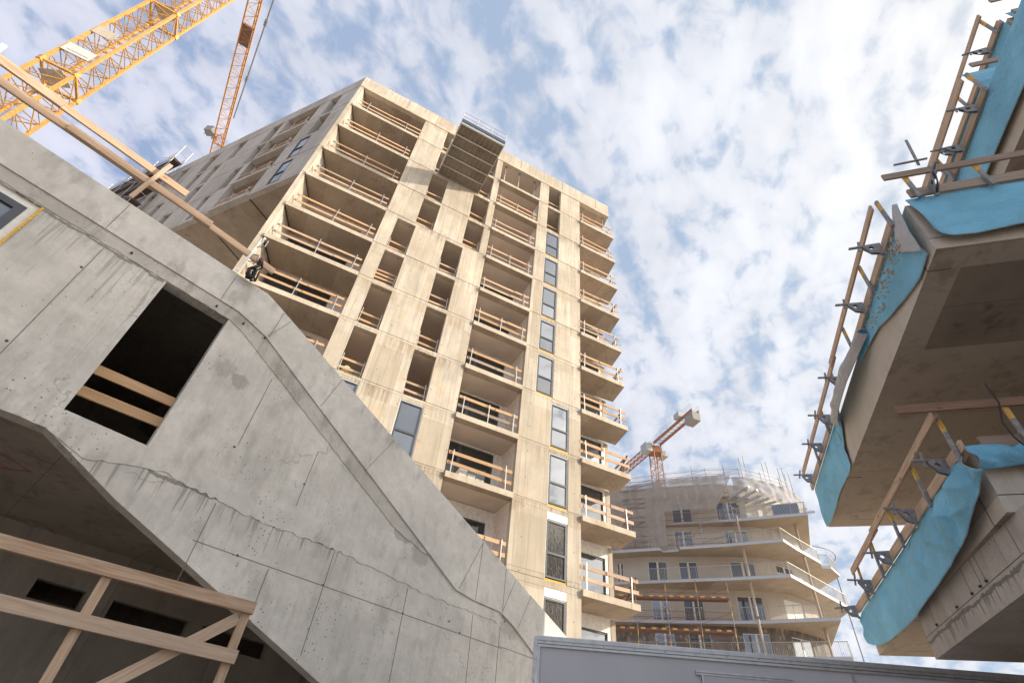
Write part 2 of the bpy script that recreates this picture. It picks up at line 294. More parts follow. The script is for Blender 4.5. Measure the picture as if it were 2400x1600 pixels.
M['deck'] = flat('brown_deck_board', (.085, .055, .05), .8)
M['mesh_red'] = flat('red_sheet', (.45, .07, .06), .7)
M['ground'] = concrete('site_ground', (.46, .40, .33), streak=0, blotch=.3, board=0, pits=.3, bump=.6)
M['green'] = flat('green_plastic', (.02, .28, .15), .5)
M['blue_dark'] = flat('dark_blue_edge', (.05, .075, .11), .6)
M['formply'] = concrete('film_faced_ply', (.30, .26, .22), streak=0, blotch=.25, board=0, stain=(.28, .24, .20), bump=.1)
M['insul'] = flat('yellow_paper_roll', (.72, .60, .32), .8, var=.2, scale=12)
M['blue_door'] = flat('blue_film_door', (.13, .17, .25), .5)
M['greenpane'] = flat('green_reflection_film', (.12, .20, .05), .5)

# ------------------------------------------------------------------ mesh helpers
class MB:
    def __init__(s): s.v = []; s.f = []; s.uv = []; s.mi = []
    def quad(s, idx, uv=None, mi=0):
        s.f.append(tuple(idx)); s.uv.append(uv or [(0, 0)]*len(idx)); s.mi.append(mi)
    def box(s, x0, x1, y0, y1, z0, z1, mi=0):
        b = len(s.v); s.v += [(x0, y0, z0), (x1, y0, z0), (x1, y1, z0), (x0, y1, z0), (x0, y0, z1), (x1, y0, z1), (x1, y1, z1), (x0, y1, z1)]
        lx, ly, lz = abs(x1-x0), abs(y1-y0), abs(z1-z0)
        for q, (a, c) in (((0, 3, 2, 1), (ly, lx)), ((4, 5, 6, 7), (lx, ly)), ((0, 1, 5, 4), (lx, lz)), ((1, 2, 6, 5), (ly, lz)), ((2, 3, 7, 6), (lx, lz)), ((3, 0, 4, 7), (ly, lz))):
            s.quad([b+i for i in q], [(0, 0), (a, 0), (a, c), (0, c)], mi)
        return s
    def beam(s, p, q, w_, h, up=(0, 0, 1), mi=0):
        p = Vector(p); q = Vector(q); d = (q-p); ln = d.length
        if ln < 1e-6: return s
        d /= ln; side = d.cross(Vector(up))
        if side.length < 1e-4: side = d.cross(Vector((1, 0, 0)))
        side.normalize(); u2 = side.cross(d).normalized()
        b = len(s.v); o = rnd.random()*5
        for c in (p, q):
            for a, e in ((-1, -1), (1, -1), (1, 1), (-1, 1)):
                s.v.append(tuple(c + side*(a*w_/2) + u2*(e*h/2)))
        dims = (w_, h, w_, h)
        for i in range(4):
            j = (i+1) % 4
            s.quad([b+i, b+j, b+4+j, b+4+i], [(o, i*.37), (o, i*.37+dims[i]), (o+ln, i*.37+dims[i]), (o+ln, i*.37)], mi)
        s.quad([b+3, b+2, b+1, b], [(0, 0), (.02, 0), (.02, h), (0, h)], mi); s.quad([b+4, b+5, b+6, b+7], [(0, 0), (.02, 0), (.02, h), (0, h)], mi)
        return s
    def tube(s, p, q, r, n=6, mi=0):
        p = Vector(p); q = Vector(q); d = (q-p)
        if d.length < 1e-6: return s
        d.normalize(); a = d.orthogonal().normalized(); c = d.cross(a); b = len(s.v)
        for o in (p, q):
            for i in range(n):
                t = 2*pi*i/n; s.v.append(tuple(o + (a*cos(t) + c*sin(t))*r))
        for i in range(n):
            j = (i+1) % n; s.quad([b+i, b+j, b+n+j, b+n+i], None, mi)
        s.quad([b+i for i in reversed(range(n))], None, mi); s.quad([b+n+i for i in range(n)], None, mi)
        return s
    def path(s, pts, r, n=6, mi=0):
        for a, b_ in zip(pts, pts[1:]): s.tube(a, b_, r, n, mi)
        return s
    def prism(s, poly, t0, t1, plane='xz', mi=0):
        """extrude polygon: plane 'xz' along y, 'xy' along z"""
        b = len(s.v); n = len(poly)
        for t in (t0, t1):
            for a, c in poly: s.v.append((a, t, c) if plane == 'xz' else (a, c, t))
        s.quad([b+i for i in range(n)], [(a, c) for a, c in poly], mi); s.quad([b+n+i for i in reversed(range(n))], [(a, c) for a, c in reversed(poly)], mi)
        for i in range(n):
            j = (i+1) % n; s.quad([b+j, b+i, b+n+i, b+n+j], None, mi)
        return s
    def build(s, name, mat, parent=None, mw=None, smooth=False, fix=True):
        me = bpy.data.meshes.new(name); me.from_pydata(s.v, [], s.f)
        mats = mat if isinstance(mat, (list, tuple)) else [mat]
        for m_ in mats: me.materials.append(m_)
        uvl = me.uv_layers.new(name='UVMap'); k = 0
        flatuv = [c for face in s.uv for p_ in face for c in p_]
        uvl.data.foreach_set('uv', flatuv)
        me.polygons.foreach_set('material_index', s.mi)
        if fix:
            import bmesh
            bm = bmesh.new(); bm.from_mesh(me); bmesh.ops.recalc_face_normals(bm, faces=bm.faces); bm.to_mesh(me); bm.free()
        if smooth: me.polygons.foreach_set('use_smooth', [True]*len(me.polygons))
        o = bpy.data.objects.new(name, me); COL.objects.link(o)
        if parent is not None:
            o.parent = parent
            if mw is not None: o.matrix_local = parent.matrix_world.inverted() @ mw
        elif mw is not None: o.matrix_world = mw
        return o
def frame(P0, th, z=0.0):
    t = radians(th)
    return Matrix(((cos(t), -sin(t), 0, P0[0]), (sin(t), cos(t), 0, P0[1]), (0, 0, 1, z), (0, 0, 0, 1)))
def empty(name, mw):
    o = bpy.data.objects.new(name, None); COL.objects.link(o); o.empty_display_size = .3; o.matrix_world = mw
    return o
def tag(o, label, cat, group=None, kind=None):
    if label: o['label'] = label
    if cat: o['category'] = cat
    if group: o['group'] = group
    if kind: o['kind'] = kind
    return o
def inst(root, mw, label, cat=None):
    c = root.copy(); COL.objects.link(c); c.matrix_world = mw
    if label: c['label'] = label
    for ch in root.children:
        d = ch.copy(); COL.objects.link(d); d.parent = c; d.matrix_local = ch.matrix_local.copy()
        for g in ch.children:
            e = g.copy(); COL.objects.link(e); e.parent = d; e.matrix_local = g.matrix_local.copy()
    return c
ORD = ['first', 'second', 'third', 'fourth', 'fifth', 'sixth', 'seventh', 'eighth', 'ninth', 'tenth', 'eleventh', 'twelfth']

# ------------------------------------------------------------------ ground
g = MB(); g.box(-700, 700, -700, 700, -.4, 0); tag(g.build('ground', M['ground']), None, None, kind='structure')

# ------------------------------------------------------------------ frames of the place
FT = frame((-12.4845, 16.0813), 23.176)           # tower front: x along, y inwards
_t0 = FT @ Vector((-.2, 0, 0))
FG = frame((_t0.x, _t0.y), -28.5)                 # tower side: x runs back towards the corner (negative = away)
_n = (sin(radians(43.3)), -cos(radians(43.3)))
DL = 9.25
FL = frame((-_n[0]*DL, -_n[1]*DL), 43.3)          # grey wall on the left
ZB = [39.05, 36.10, 33.10, 30.13, 27.17, 24.15, 21.40, 18.35, 15.36, 12.33, 9.06, 5.6, 2.3]
TH_ = .27
exec_parts = []
del exec_parts
# ================================================================== TOWER
tower = empty('apartment_tower', FT)
tag(tower, 'tall raw concrete apartment tower, its front in warm sun, with loggias and slab balconies', 'building')
def zt(k): return ZB[k+1]+TH_ if k+1 < len(ZB) else 0.0
LO = 0.05                                         # slab lip beyond the wall
# --- wall panels of the front, storey by storey
A_, B_ = 4.75, 18.05
pat = {}
for k in range(12):
    if k <= 3: ops = [(6.52, 7.63), (9.54, 10.70)]
    else: ops = [(5.50, 6.61), (8.52, 9.66)]
    wx = (15.24, 16.31) if k <= 6 else (16.24, 17.34)
    pat[k] = (ops, wx)
fw = MB(); fw2 = MB()
for k in range(12):
    z0, z1 = zt(k), ZB[k]
    ops, wx = pat[k]
    edges = [A_] + [e for o in ops for e in o]
    solid = []
    cur = A_
    for o in ops: solid.append((cur, o[0])); cur = o[1]
    if cur < 11.1: solid.append((cur, 11.15))
    solid += [(14.47, wx[0]), (wx[1], B_)]
    for (a, b) in solid:
        if b-a < .05: continue
        j = rnd.uniform(-.004, .004)
        (fw if b < 12 else fw2).box(a, b, j, .26, z0+.014, z1-.014)
        # window parapet heads on the far side are open to the ceiling
# slab bands between piers
for k in range(1, 12):
    z0, z1 = ZB[k], ZB[k]+TH_
    for (a, b) in ((A_, 11.15), (14.47, B_)):
        (fw if b < 12 else fw2).box(a, b, .014 if k else -.002, .30, z0, z1)
fw.build('front_wall', M['tower'], tower); fw2.build('front_wall', M['tower'], tower)
pp = MB(); pp.prism([(-.22, 39.34), (20.86, 39.34), (20.84, 40.62), (-.22, 40.62)], -.012, .22)
pp.build('parapet', M['tower'], tower)
bb = MB(); bb.box(-.2, 20.86, -.035, .3, 39.045, 39.33)
bb.build('roof_slab_edge', M['band'], tower)
# joints in the parapet
pj = MB()
for u in (3.2, 7.1, 12.6, 16.4, 19.6): pj.box(u, u+.02, -.02, .05, 39.34, 40.60)
pj.build('parapet_joint', M['groove'], tower)
# fin at the corner
fin = MB(); fin.prism([(-.20, 0), (.05, 0), (.62, 1.62), (-.20, 1.62)], 0, 39.05, 'xy')
fin.build('corner_fin', M['tower'], tower)
dk = MB()
for k in range(0, 11):
    dk.beam((.07, .06, ZB[k]-.02), (.60, 1.55, ZB[k]-.02), .05, .05)
dk.build('sealing_strip', M['foam_dark'], tower)
# inner walls (rooms, loggia sides)
iw = MB()
iw.box(4.75, 5.0, .26, 7.5, 0, 39.05); iw.box(10.90, 11.15, .26, 7.5, 0, 39.05); iw.box(14.47, 14.72, .26, 7.5, 0, 39.05)
iw.box(17.8, 18.05, .26, 7.5, 0, 39.05); iw.box(5.0, 10.9, 3.4, 3.6, 0, 39.05); iw.box(-.2, 20.9, 7.5, 7.8, 0, 39.05)
iw.build('room_wall', M['room'], tower)
# full floor slabs behind the facade
for k in range(12):
    s_ = MB(); s_.prism([(5.0, .30), (18.0, .30), (18.0, 1.7), (20.95, 1.7), (20.95, 7.5), (0, 7.5), (0, 1.7), (5.0, 1.7)], ZB[k], ZB[k]+TH_-.003, 'xy')
    s_.build('floor_slab', M['room_ceiling'], tower)
# balcony slabs
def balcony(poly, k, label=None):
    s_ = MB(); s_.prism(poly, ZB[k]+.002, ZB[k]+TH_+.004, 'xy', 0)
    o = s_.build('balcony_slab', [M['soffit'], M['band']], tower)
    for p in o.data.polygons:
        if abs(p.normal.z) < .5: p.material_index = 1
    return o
for k in range(1, 12):
    balcony([(.08, -.09), (4.73, -.09), (4.73, 1.7), (.7, 1.7)], k)
    balcony([(11.17, -.12), (14.45, -.12), (14.45, 1.7), (11.17, 1.7)], k)
    e = rnd.uniform(-.04, .04)
    balcony([(18.06, -.14), (21.06+e, -.14), (21.36+e, 1.45), (18.06, 1.70)], k)
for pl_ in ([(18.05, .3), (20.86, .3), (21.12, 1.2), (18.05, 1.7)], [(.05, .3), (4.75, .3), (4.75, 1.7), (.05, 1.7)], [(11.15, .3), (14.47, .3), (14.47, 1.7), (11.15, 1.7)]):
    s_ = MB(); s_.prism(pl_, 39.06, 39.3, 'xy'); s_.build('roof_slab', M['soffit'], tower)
s_ = MB(); s_.prism([(20.64, .225), (20.86, .225), (21.12, 1.25), (20.9, 1.25)], 39.335, 40.6, 'xy'); s_.build('parapet_return', M['tower'], tower)
# loggia and balcony back walls: white lintel, jamb, glazing
def window(x0, x1, z0, z1, y, split='h', at=.45, gl='glass', fr=.075, name='window', par=None, edge=.045, foam=True, sash=True):
    """frame, edge strip, pane(s) facing -y"""
    par = par or tower
    f = MB()
    f.box(x0+edge, x1-edge, y-.03, y+.06, z0+edge, z0+edge+fr); f.box(x0+edge, x1-edge, y-.03, y+.06, z1-edge-fr, z1-edge)
    f.box(x0+edge, x0+edge+fr, y-.03, y+.06, z0+edge+fr, z1-edge-fr); f.box(x1-edge-fr, x1-edge, y-.03, y+.06, z0+edge+fr, z1-edge-fr)
    if split == 'h':
        zs = z0+(z1-z0)*at; f.box(x0+edge+fr, x1-edge-fr, y-.034, y+.055, zs-.05, zs+.05)
        panes = [(x0+edge+fr, x1-edge-fr, z0+edge+fr, zs-.05), (x0+edge+fr, x1-edge-fr, zs+.05, z1-edge-fr)]
    elif split == 'v':
        xs = x0+(x1-x0)*at; f.box(xs-.09, xs+.09, y-.034, y+.055, z0+edge+fr, z1-edge-fr)
        panes = [(x0+edge+fr, xs-.09, z0+edge+fr, z1-edge-fr), (xs+.09, x1-edge-fr, z0+edge+fr, z1-edge-fr)]
    else: panes = [(x0+edge+fr, x1-edge-fr, z0+edge+fr, z1-edge-fr)]
    fo = f.build(name, M['frame'], par)
    if edge:
        w_ = MB(); w_.box(x0, x0+edge, y-.02, y+.05, z0, z1); w_.box(x1-edge, x1, y-.02, y+.05, z0, z1); w_.box(x0+edge, x1-edge, y-.02, y+.05, z1-edge, z1)
        w_.build('edge_strip', M['white'], fo)
        if foam:
            q = MB(); q.box(x0, x1, y-.025, y+.05, z0-.085, z0-.005); q.build('foam_seal', M['foam'], fo)
    for (a, b, c, d) in panes:
        p = MB(); p.box(a, b, y+.01, y+.03, c, d); p.build('pane', M[gl], fo)
    return fo
for k in range(12):
    zf = zt(k); zc_ = ZB[k]
    lint = .12 if k < 9 else .62
    # column B loggia
    bw = MB(); bw.box(11.15, 14.47, 1.70, 1.9, zc_-lint, zc_-.03); bw.box(14.05, 14.47, 1.70, 1.9, zf, zc_-lint); bw.box(11.15, 11.25, 1.7, 1.9, zf, zc_-lint)
    bw.build('loggia_wall', M['white'] if k >= 4 else M['room'], tower)
    if k >= 4: window(11.25, 14.05, zf+.05, zc_-lint-.01, 1.78, 'v', .36, 'glass_dark', .09, edge=.0, foam=False)
    # column C
    bw = MB(); bw.box(18.05, 20.72, 1.62, 1.85, zc_-lint, zc_-.03); bw.box(20.50, 20.66, 1.62, 1.85, zf, zc_-lint)
    bw.build('balcony_wall', M['white'] if k >= 3 else M['tower'], tower)
    cl_ = MB(); cl_.box(20.68, 20.93, 1.60, 1.95, zf, zc_-.06); cl_.build('end_column', M['tower'], tower)
    if k >= 4: window(18.10, 20.50, zf+.05, zc_-lint-.01, 1.70, 'v', .33, 'glass_dark' if k < 7 else 'glass', .07, edge=.0, foam=False)
    # column A
    bw = MB(); bw.box(.5, 4.75, 1.72, 1.95, zc_-.25, zc_-.03); bw.box(3.9, 4.75, 1.72, 1.95, zf, zc_-.25)
    bw.build('loggia_wall', M['room'], tower)
    if k >= 5: window(.7, 3.9, zf+.05, zc_-.26, 1.8, 'v', .5, 'glass_dark', .08, edge=0, foam=False)
# right-hand window column, and the low windows of the other bays
M['film'] = glass('film_covered_glass', (.10, .095, .09), .4, .12)
_t = M['film'].node_tree; _b = _t.nodes['Principled BSDF']; _n4 = nd(_t, 'ShaderNodeTexNoise'); _n4.inputs['Scale'].default_value = 3.0; _n4.inputs['Distortion'].default_value = 2.5
_tc = nd(_t, 'ShaderNodeTexCoord'); _mp = nd(_t, 'ShaderNodeMapping'); _mp.inputs['Rotation'].default_value = (0, .5, 0); _mp.inputs['Scale'].default_value = (3, 1, .8); _t.links.new(_tc.outputs['Object'], _mp.inputs[0]); _t.links.new(_mp.outputs[0], _n4.inputs['Vector'])
_bp = nd(_t, 'ShaderNodeBump'); _bp.inputs['Strength'].default_value = .22; _bp.inputs['Distance'].default_value = .03; _t.links.new(_n4.outputs[0], _bp.inputs['Height']); _t.links.new(_bp.outputs[0], _b.inputs['Normal'])
for k in range(2, 12):
    zf, zc_ = zt(k), ZB[k]; wx = pat[k][1]
    top = zc_-.02 if k < 9 else zc_-.36
    window(wx[0], wx[1], zf+.09, top, .05, 'h', .42, 'glass' if k < 9 else 'film')
    if k >= 9:
        q = MB(); q.box(wx[0]+.01, wx[1]-.01, .0, .2, top, zc_-.02); q.build('lintel_panel', M['white'], tower)
for k in (8, 9, 10, 11):
    zf, zc_ = zt(k), ZB[k]
    for o in pat[k][0]:
        window(o[0], o[1], zf+.09, zc_-.02, .05, 'h', .42, 'glass')

# ---- side wing with the raking view (frame FG, x negative = away from the corner)
tower_g = FG
sw = MB()
def gpan(u0, u1, z0, z1, d=.5): sw.box(-u1, -u0, rnd.uniform(-.004, .004), d, z0, z1)
sidepat = {
 0: [(1.55, 2.55), (3.55, 6.60), (7.10, 8.12), (10.70, 11.65), (13.70, 14.68), (17.2, 18.1), (20.6, 21.6), (24, 25)],
 1: [(1.40, 2.45), (3.75, 7.05), (7.15, 8.20), (11.60, 12.55), (13.6, 14.4), (18.6, 19.6), (22.5, 23.5)],
 2: [(1.75, 2.78), (3.85, 7.10), (7.70, 8.60), (11.50, 12.45), (15.5, 16.5), (19.6, 20.6), (23.0, 24.0)],
 3: [(1.80, 2.84), (3.98, 7.20), (8.80, 9.50), (12.4, 13.4), (16.5, 17.5), (20.5, 21.5)]}
for k in range(4):
    z0, z1 = zt(k), ZB[k]; cur = 0.02
    for (a, b) in sidepat[k]:
        gpan(cur, a, z0+.012, z1-.012); cur = b
    gpan(cur, 34, z0+.012, z1-.012)
    sw.box(-34, -.02, .014, .3, ZB[k], ZB[k]+TH_)
sw.box(-34, -.02, .014, .3, ZB[4]+.0, ZB[4]+TH_+.05)
sw.build('side_wall', M['tower_side'], tower, FG)
sp = MB(); sp.box(-34, -.0, -.015, .22, 39.34, 40.62); sp.build('side_parapet', M['tower_side'], tower, FG)
se = MB(); se.box(-34, 0, -.02, .2, 39.06, 39.33); se.build('side_roof_edge', M['tower_side'], tower, FG)
for k in range(0, 5):
    s_ = MB(); s_.prism([(-33.9, .29), (-.3, .29), (-.05, .5), (5.3, 10.3), (5.3, 12), (-33.9, 12)], ZB[k]+.012, ZB[k]+TH_-.01, 'xy')
    s_.build('side_floor_slab' if k < 4 else 'overhang_slab', M['soffit'], tower, FG)
iw = MB()
for k in range(4):
    for (a, b) in sidepat[k]:
        if b-a > 2: iw.box(-a-.0, -a+.2, .29, 2.0, zt(k), ZB[k]); iw.box(-b-.2, -b, .29, 2.0, zt(k), ZB[k])
iw.box(-34, -1, 2.2, 2.4, 27.5, 39)
iw.build('side_room_wall', M['room'], tower, FG)
bk = MB(); bk.box(-34, -33.8, 0.3, 12, 27.2, 40.6); bk.box(-34, 0, 11.9, 12.1, 27.2, 40.6); bk.build('rear_wall', M['tower_side'], tower, FG)
for k in range(4):
    for i_, (a, b) in enumerate(sidepat[k]):
        if b-a < 1.6 and not (k in (2, 3) and i_ == 0):
            dw = MB(); dw.box(-b+.02, -a-.02, .40, .44, zt(k)+.02, ZB[k]-.02); dw.build('dark_infill', M['frame'], tower, FG)  # dark panel put into the narrow openings to stand for deep shade
for k in (2, 3):
    a, b = sidepat[k][0]; g0 = empty('tmp', FG)
    fo = window(-b, -a, zt(k)+.08, ZB[k]-.02, .04, 'h', .45, 'glass', par=g0)
    fo.parent = tower; fo.matrix_local = tower.matrix_world.inverted() @ FG
    bpy.data.objects.remove(g0)
    q = MB()
for k in range(1, 5):                            # thin lips of the side loggias
    s_ = MB(); a, b = sidepat[min(k, 3)][1] if k < 4 else sidepat[3][1]
    a, b = sidepat[k-1][1]
    s_.box(-b, -a, -.06, .31, ZB[k]+.02, ZB[k]+TH_+.006); s_.build('side_balcony_edge', M['tower_side'], tower, FG)
# recessed underside panel with a dark sealing line
q = MB(); z_ = 27.165
P_ = [(-4.05, .25), (-4.15, 3.4), (-8.2, 3.9), (-7.9, .3)]
for a, b in zip(P_, P_[1:]): q.beam((a[0], a[1], z_), (b[0], b[1], z_), .07, .02)
q.build('underside_joint', M['foam_dark'], tower, FG)

# ================================================================== TIMBER GUARDRAILS ON THE TOWER
def rail(mw, x0, x1, z, y, label, group, posts=(.1, .5, .9), heights=(.48, .98), post_mat='galv', kx=0, overs=0.0, over0=0.0, extra=None, h=.15, mat='wood', postout=1, posth=1.12):
    r = empty('timber_guardrail', mw @ Matrix.Translation((x0, y, z)))
    tag(r, label, 'guardrail', group)
    L_ = x1-x0
    for i, hh in enumerate(heights):
        b = MB(); a = rnd.uniform(-.035, .035); c_ = rnd.uniform(-.035, .035)
        mat_ = mat if (mat != 'wood' or rnd.random() < .72) else rnd.choice(['wood_pale', 'wood_pale', 'wood_grey'])
        j = L_*rnd.uniform(.45, .7) if (L_ > 2.6 and rnd.random() < .6) else None
        if j:
            b.beam((-over0, 0, hh+a), (j+.25, 0, hh+a*.5), .03, h); b.beam((j, -.032, hh-.01), (L_+overs, -.032, hh+c_), .03, h)
        else: b.beam((-over0, 0, hh+a), (L_+overs, 0, hh+c_), .03, h)
        b.build('board', M[mat_], r)
    for t in posts:
        p = MB(); yo = -.045*postout - (.035 if postout > 0 else 0)
        p.beam((L_*t, yo, -.02), (L_*t+rnd.uniform(-.05, .05), yo, posth+rnd.uniform(-.08, .08)), .035, .035, up=(0, 1, 0)); p.box(L_*t-.05, L_*t+.05, yo-.03, yo+.05, -.03, .0)
        p.build('post', M[post_mat], r)
    return r
def nm(k): return ORD[k]
GA, GB, GC = 'timber guardrails along the wide corner loggias', 'timber guardrails along the middle loggias', 'timber guardrails along the open balconies on the right'
for k in range(0, 10):
    z = zt(k)
    rail(FT, .28, 4.62, z, .04, f'timber guardrail on the {nm(k)} wide left corner loggia counted from the tower roof', GA,
         posts=((.16, .80) if k == 0 else (.04, .5, .93)), overs=(.35 if k == 0 else 0), h=.13)
for k in range(0, 11):
    z = zt(k)
    if k == 0: continue
    rail(FT, 11.2, 14.35, z, .02, f'timber guardrail on the {nm(k)} loggia from the top in the tower middle column', GB,
         posts=((.08, .5, .93) if k % 2 else (.06, .9)), h=.13+.004*k)
for k in range(0, 11):
    z = zt(k)
    r = rail(FT, 18.0, 20.85, z, .0, f'timber guardrail on the {nm(k)} slab balcony from the top, right edge of tower', GC,
         posts=((.10, .93) if k != 7 else (.12, .5)), overs=(.22 if k < 10 else 1.5), h=.13+.004*k, over0=0)
    # return boards on the short side
    for hh in (.42, .92):
        b = MB(); b.beam((2.80, .02, hh), (3.12, 1.3, hh+.1), .03, .13); b.build('return_board', M['wood_grey'], r)
    if k in (3, 5, 7, 8, 9, 10): b = MB(); b.beam((2.55, .35, 0), (2.95, -.05, 1.15), .04, .09); b.build('brace', M['wood_red'], r)
for k in range(0, 8):
    ops = pat[k][0]
    for i, o in enumerate(ops):
        if k == 0 and i == 0: pass
        side_ = 'left' if i == 0 else 'right'
        hs = (.45, .92) if not (k == 5 and i == 0) else (.30, .58, .86, 1.14)
        rail(FT, o[0]-.0, o[1]+.0, zt(k), .30, f'short guardrail in the {side_} door opening of the {nm(k)} storey from the tower top',
             'short guardrails inside the door openings', posts=((.06, .93) if k not in (3, 5) else (.93,)), heights=hs, h=.12, postout=1)
for i in (0, 1):
    rail(FT, 15.28, 16.28, zt(i), .30, f'short timber guardrail in the {"upper" if i == 0 else "lower"} of two unglazed openings above the window column',
         'guardrails in the unglazed window openings', posts=(), heights=(.45, .9), h=.12)
for k in range(0, 4):
    a, b = sidepat[k][1]
    rail(FG, -b+.1, -a-.1, zt(k), .0, f'timber guardrail of the {nm(k)} wide loggia from the top on the shaded tower side', 'timber guardrails on the shaded side of the tower',
         posts=(.06, .5, .94), heights=(.18, .6), h=.13, posth=.8, mat='wood_pale')
# steel props under the roof slab
def prop(x, y, z0, z1, label):
    r = empty('steel_prop', FT @ Matrix.Translation((x, y, z0)))
    tag(r, label, 'prop', 'steel props under the roof slab'); h = z1-z0
    b = MB(); b.tube((0, 0, 0), (0, 0, h*.55), .035, 8); b.build('outer_tube', M['galv'], r)
    b = MB(); b.tube((0, 0, h*.55), (0, 0, h), .025, 8); b.build('inner_tube', M['steel'], r)
    b = MB(); b.box(-.1, .1, -.1, .1, h-.012, h); b.box(-.08, .08, -.08, .08, 0, .01); b.build('plate', M['steel'], r)
    return r
for i, x in enumerate((11.55, 12.72, 14.08)): prop(x, .3, zt(0), ZB[0], f'{["left", "centre", "right"][i]} of three steel props in the top loggia of the middle column')
prop(20.45, .35, zt(0), ZB[0], 'single steel prop under the roof slab at the far right corner of the tower')
rail(FT, 11.2, 14.35, zt(0), .25, 'single low timber board on the edge of the topmost middle loggia', GB, posts=(), heights=(.12,), h=.1, mat='wood_red')

# ---- loading platform hanging out of the facade
lp = empty('loading_platform', FT @ Matrix.Translation((6.80, 0, 33.36)))
tag(lp, 'grey steel loading platform jutting out near the top of the tower front', 'platform')
b = MB()
for i in range(5):
    y0 = -3.98+i*.8; b.box(0.04, 2.94, y0+.03, y0+.76, .06, .14)
b.build('deck', M['formply'], lp)
b = MB()
for i in range(6): b.box(-.0, 2.98, -4.0+i*.79, -3.92+i*.79, -.06, .16)
b.box(-.03, .03, -4.0, 0, -.02, .2); b.box(2.95, 3.01, -4.0, 0, -.02, .2)
b.build('cross_beam', M['galv'], lp)
b = MB()
for i in range(5):
    for j in range(9): b.box(.25+j*.31, .31+j*.31, -3.9+i*.79, -3.22+i*.79, -.05, .06)
b.build('rib', M['formply'], lp)
b = MB(); b.box(0, 3.0, -4.04, -4.0, .16, .5); b.build('toe_board', M['blue_dark'], lp)
b = MB()
for x in (.0, .99, 1.02, 1.98, 2.01, 2.98):
    b.tube((x, -4.0, .2), (x, -4.0, 1.42), .022)
for a, c_ in ((0, .99), (1.02, 1.98), (2.01, 2.98)):
    for z in (.9, 1.42): b.tube((a, -4.0, z), (c_, -4.0, z), .018)
b.build('guard_rail', M['galv'], lp)
b = MB()
for x in (0, 2.98):
    for y in (-2.0, -.1): b.tube((x, y, .1), (x, y, 1.3), .02)
    for z in (.75, 1.3): b.tube((x, -2.0, z), (x, -.1, z), .018)
b.build('side_rail', M['galv'], lp)
# ---- bits on the roof
r = empty('formwork_stack', FT @ Matrix.Translation((5.2, .6, 40.62))); tag(r, 'green edged stack of formwork panels on the tower roof edge', 'stack')
b = MB()
for i in range(4): b.box(i*.3, i*.3+.18, 0, .9, .55, 1.0)
b.build('green_panel', M['green'], r); b = MB(); b.box(-.1, 1.2, -.1, 1.0, 0, .52); b.box(-.1, 1.2, -.12, -.08, 1.0, 1.06); b.build('pallet', M['galv'], r)
r = empty('rebar_bundle', FT @ Matrix.Translation((1.4, .5, 40.62))); tag(r, 'small rusty tangle of steel bars sticking up over the tower parapet', 'steel bars')
b = MB()
for i in range(16):
    x = rnd.uniform(0, .8); b.tube((x, 0, 0), (x+rnd.uniform(-.3, .3), rnd.uniform(-.2, .2), rnd.uniform(.5, .95)), .018, 4)
b.build('bars', M['red'], r)
r = empty('insulation_rolls', FT @ Matrix.Translation((5.62, .75, zt(7)))); tag(r, 'yellow paper insulation rolls piled behind the rail of a door opening', 'rolls')
for (x, z) in ((.1, .2), (.45, .2), (.28, .5), (.75, .18)):
    b = MB(); b.tube((x, -.35, z), (x, .5, z), .18, 16); b.build('roll', M['insul'], r, smooth=False)
# ================================================================== GREY WALL ON THE LEFT (stair flank)
LB = empty('stair_building', FL)
tag(LB, 'grey shaded concrete building on the left with a sloping stair flank and door opening', 'building')
SC = DL/7.1
def sl_(pts): return [(u*SC, CAMZ+(z-CAMZ)*SC) for u, z in pts]
wl = MB()
def wp(pts, t0=0.0, t1=.24): wl.prism(sl_(pts), t0, t1)
wp([(-6, 4.345), (-3.0, 4.345), (-3.0, 7.5), (-6, 7.5)])
wp([(-3.0, 4.345), (-1.5, 4.345), (-1.5, 5.2), (-3.0, 5.2)])
wp([(-3.0, 6.75), (-1.5, 6.75), (-1.5, 7.5), (-3.0, 7.5)])
wp([(-1.5, 4.345), (.0, 4.345), (.03, 4.34), (.03, 7.5), (-1.5, 7.5)])
wp([(.03, 6.765), (.945, 6.765), (.945, 7.5), (.03, 7.5)])
wp([(.03, 4.34), (.945, 3.93), (.945, 4.605), (.03, 4.605)])
wp([(.945, 3.93), (4.07, 2.77), (8.13, 1.05), (8.6, .4), (12, .4), (12, 3.25), (9.3, 4.33), (7.74, 4.95), (5.0, 6.02), (2.45, 7.08), (1.73, 7.30), (1.25, 7.5), (.945, 7.5)])
wl.build('flank_wall', M['left'], LB)
cp = MB()
top = [(-6, 7.55), (1.22, 7.55), (1.33, 7.515), (9.3, 4.37), (12, 3.30)]
low = [(-6, 6.97), (1.0, 6.96), (1.50, 6.83), (5.33, 4.85), (6.05, 4.475), (6.46, 4.43), (7.15, 4.42), (7.50, 4.29), (8.05, 4.0), (9.2, 3.52), (12, 2.4)]
def strip(mb, hi, lo, t0, t1):
    xs = sorted(set([p[0] for p in hi] + [p[0] for p in lo]))
    def ev(pl, x):
        for a, b in zip(pl, pl[1:]):
            if a[0] <= x <= b[0] and b[0] > a[0]: return a[1]+(b[1]-a[1])*(x-a[0])/(b[0]-a[0])
        return pl[-1][1] if x >= pl[-1][0] else pl[0][1]
    xs = [x for x in xs if max(hi[0][0], lo[0][0]) <= x <= min(hi[-1][0], lo[-1][0])]
    P = [(x, ev(hi, x)) for x in xs]; Q = [(x, ev(lo, x)) for x in xs]
    for i in range(len(xs)-1):
        mb.prism(sl_([Q[i], Q[i+1], P[i+1], P[i]]), t0, t1)
def strip1(mb, hi, lo, t0, t1):
    mb.prism(sl_(lo + list(reversed(hi))), t0, t1)
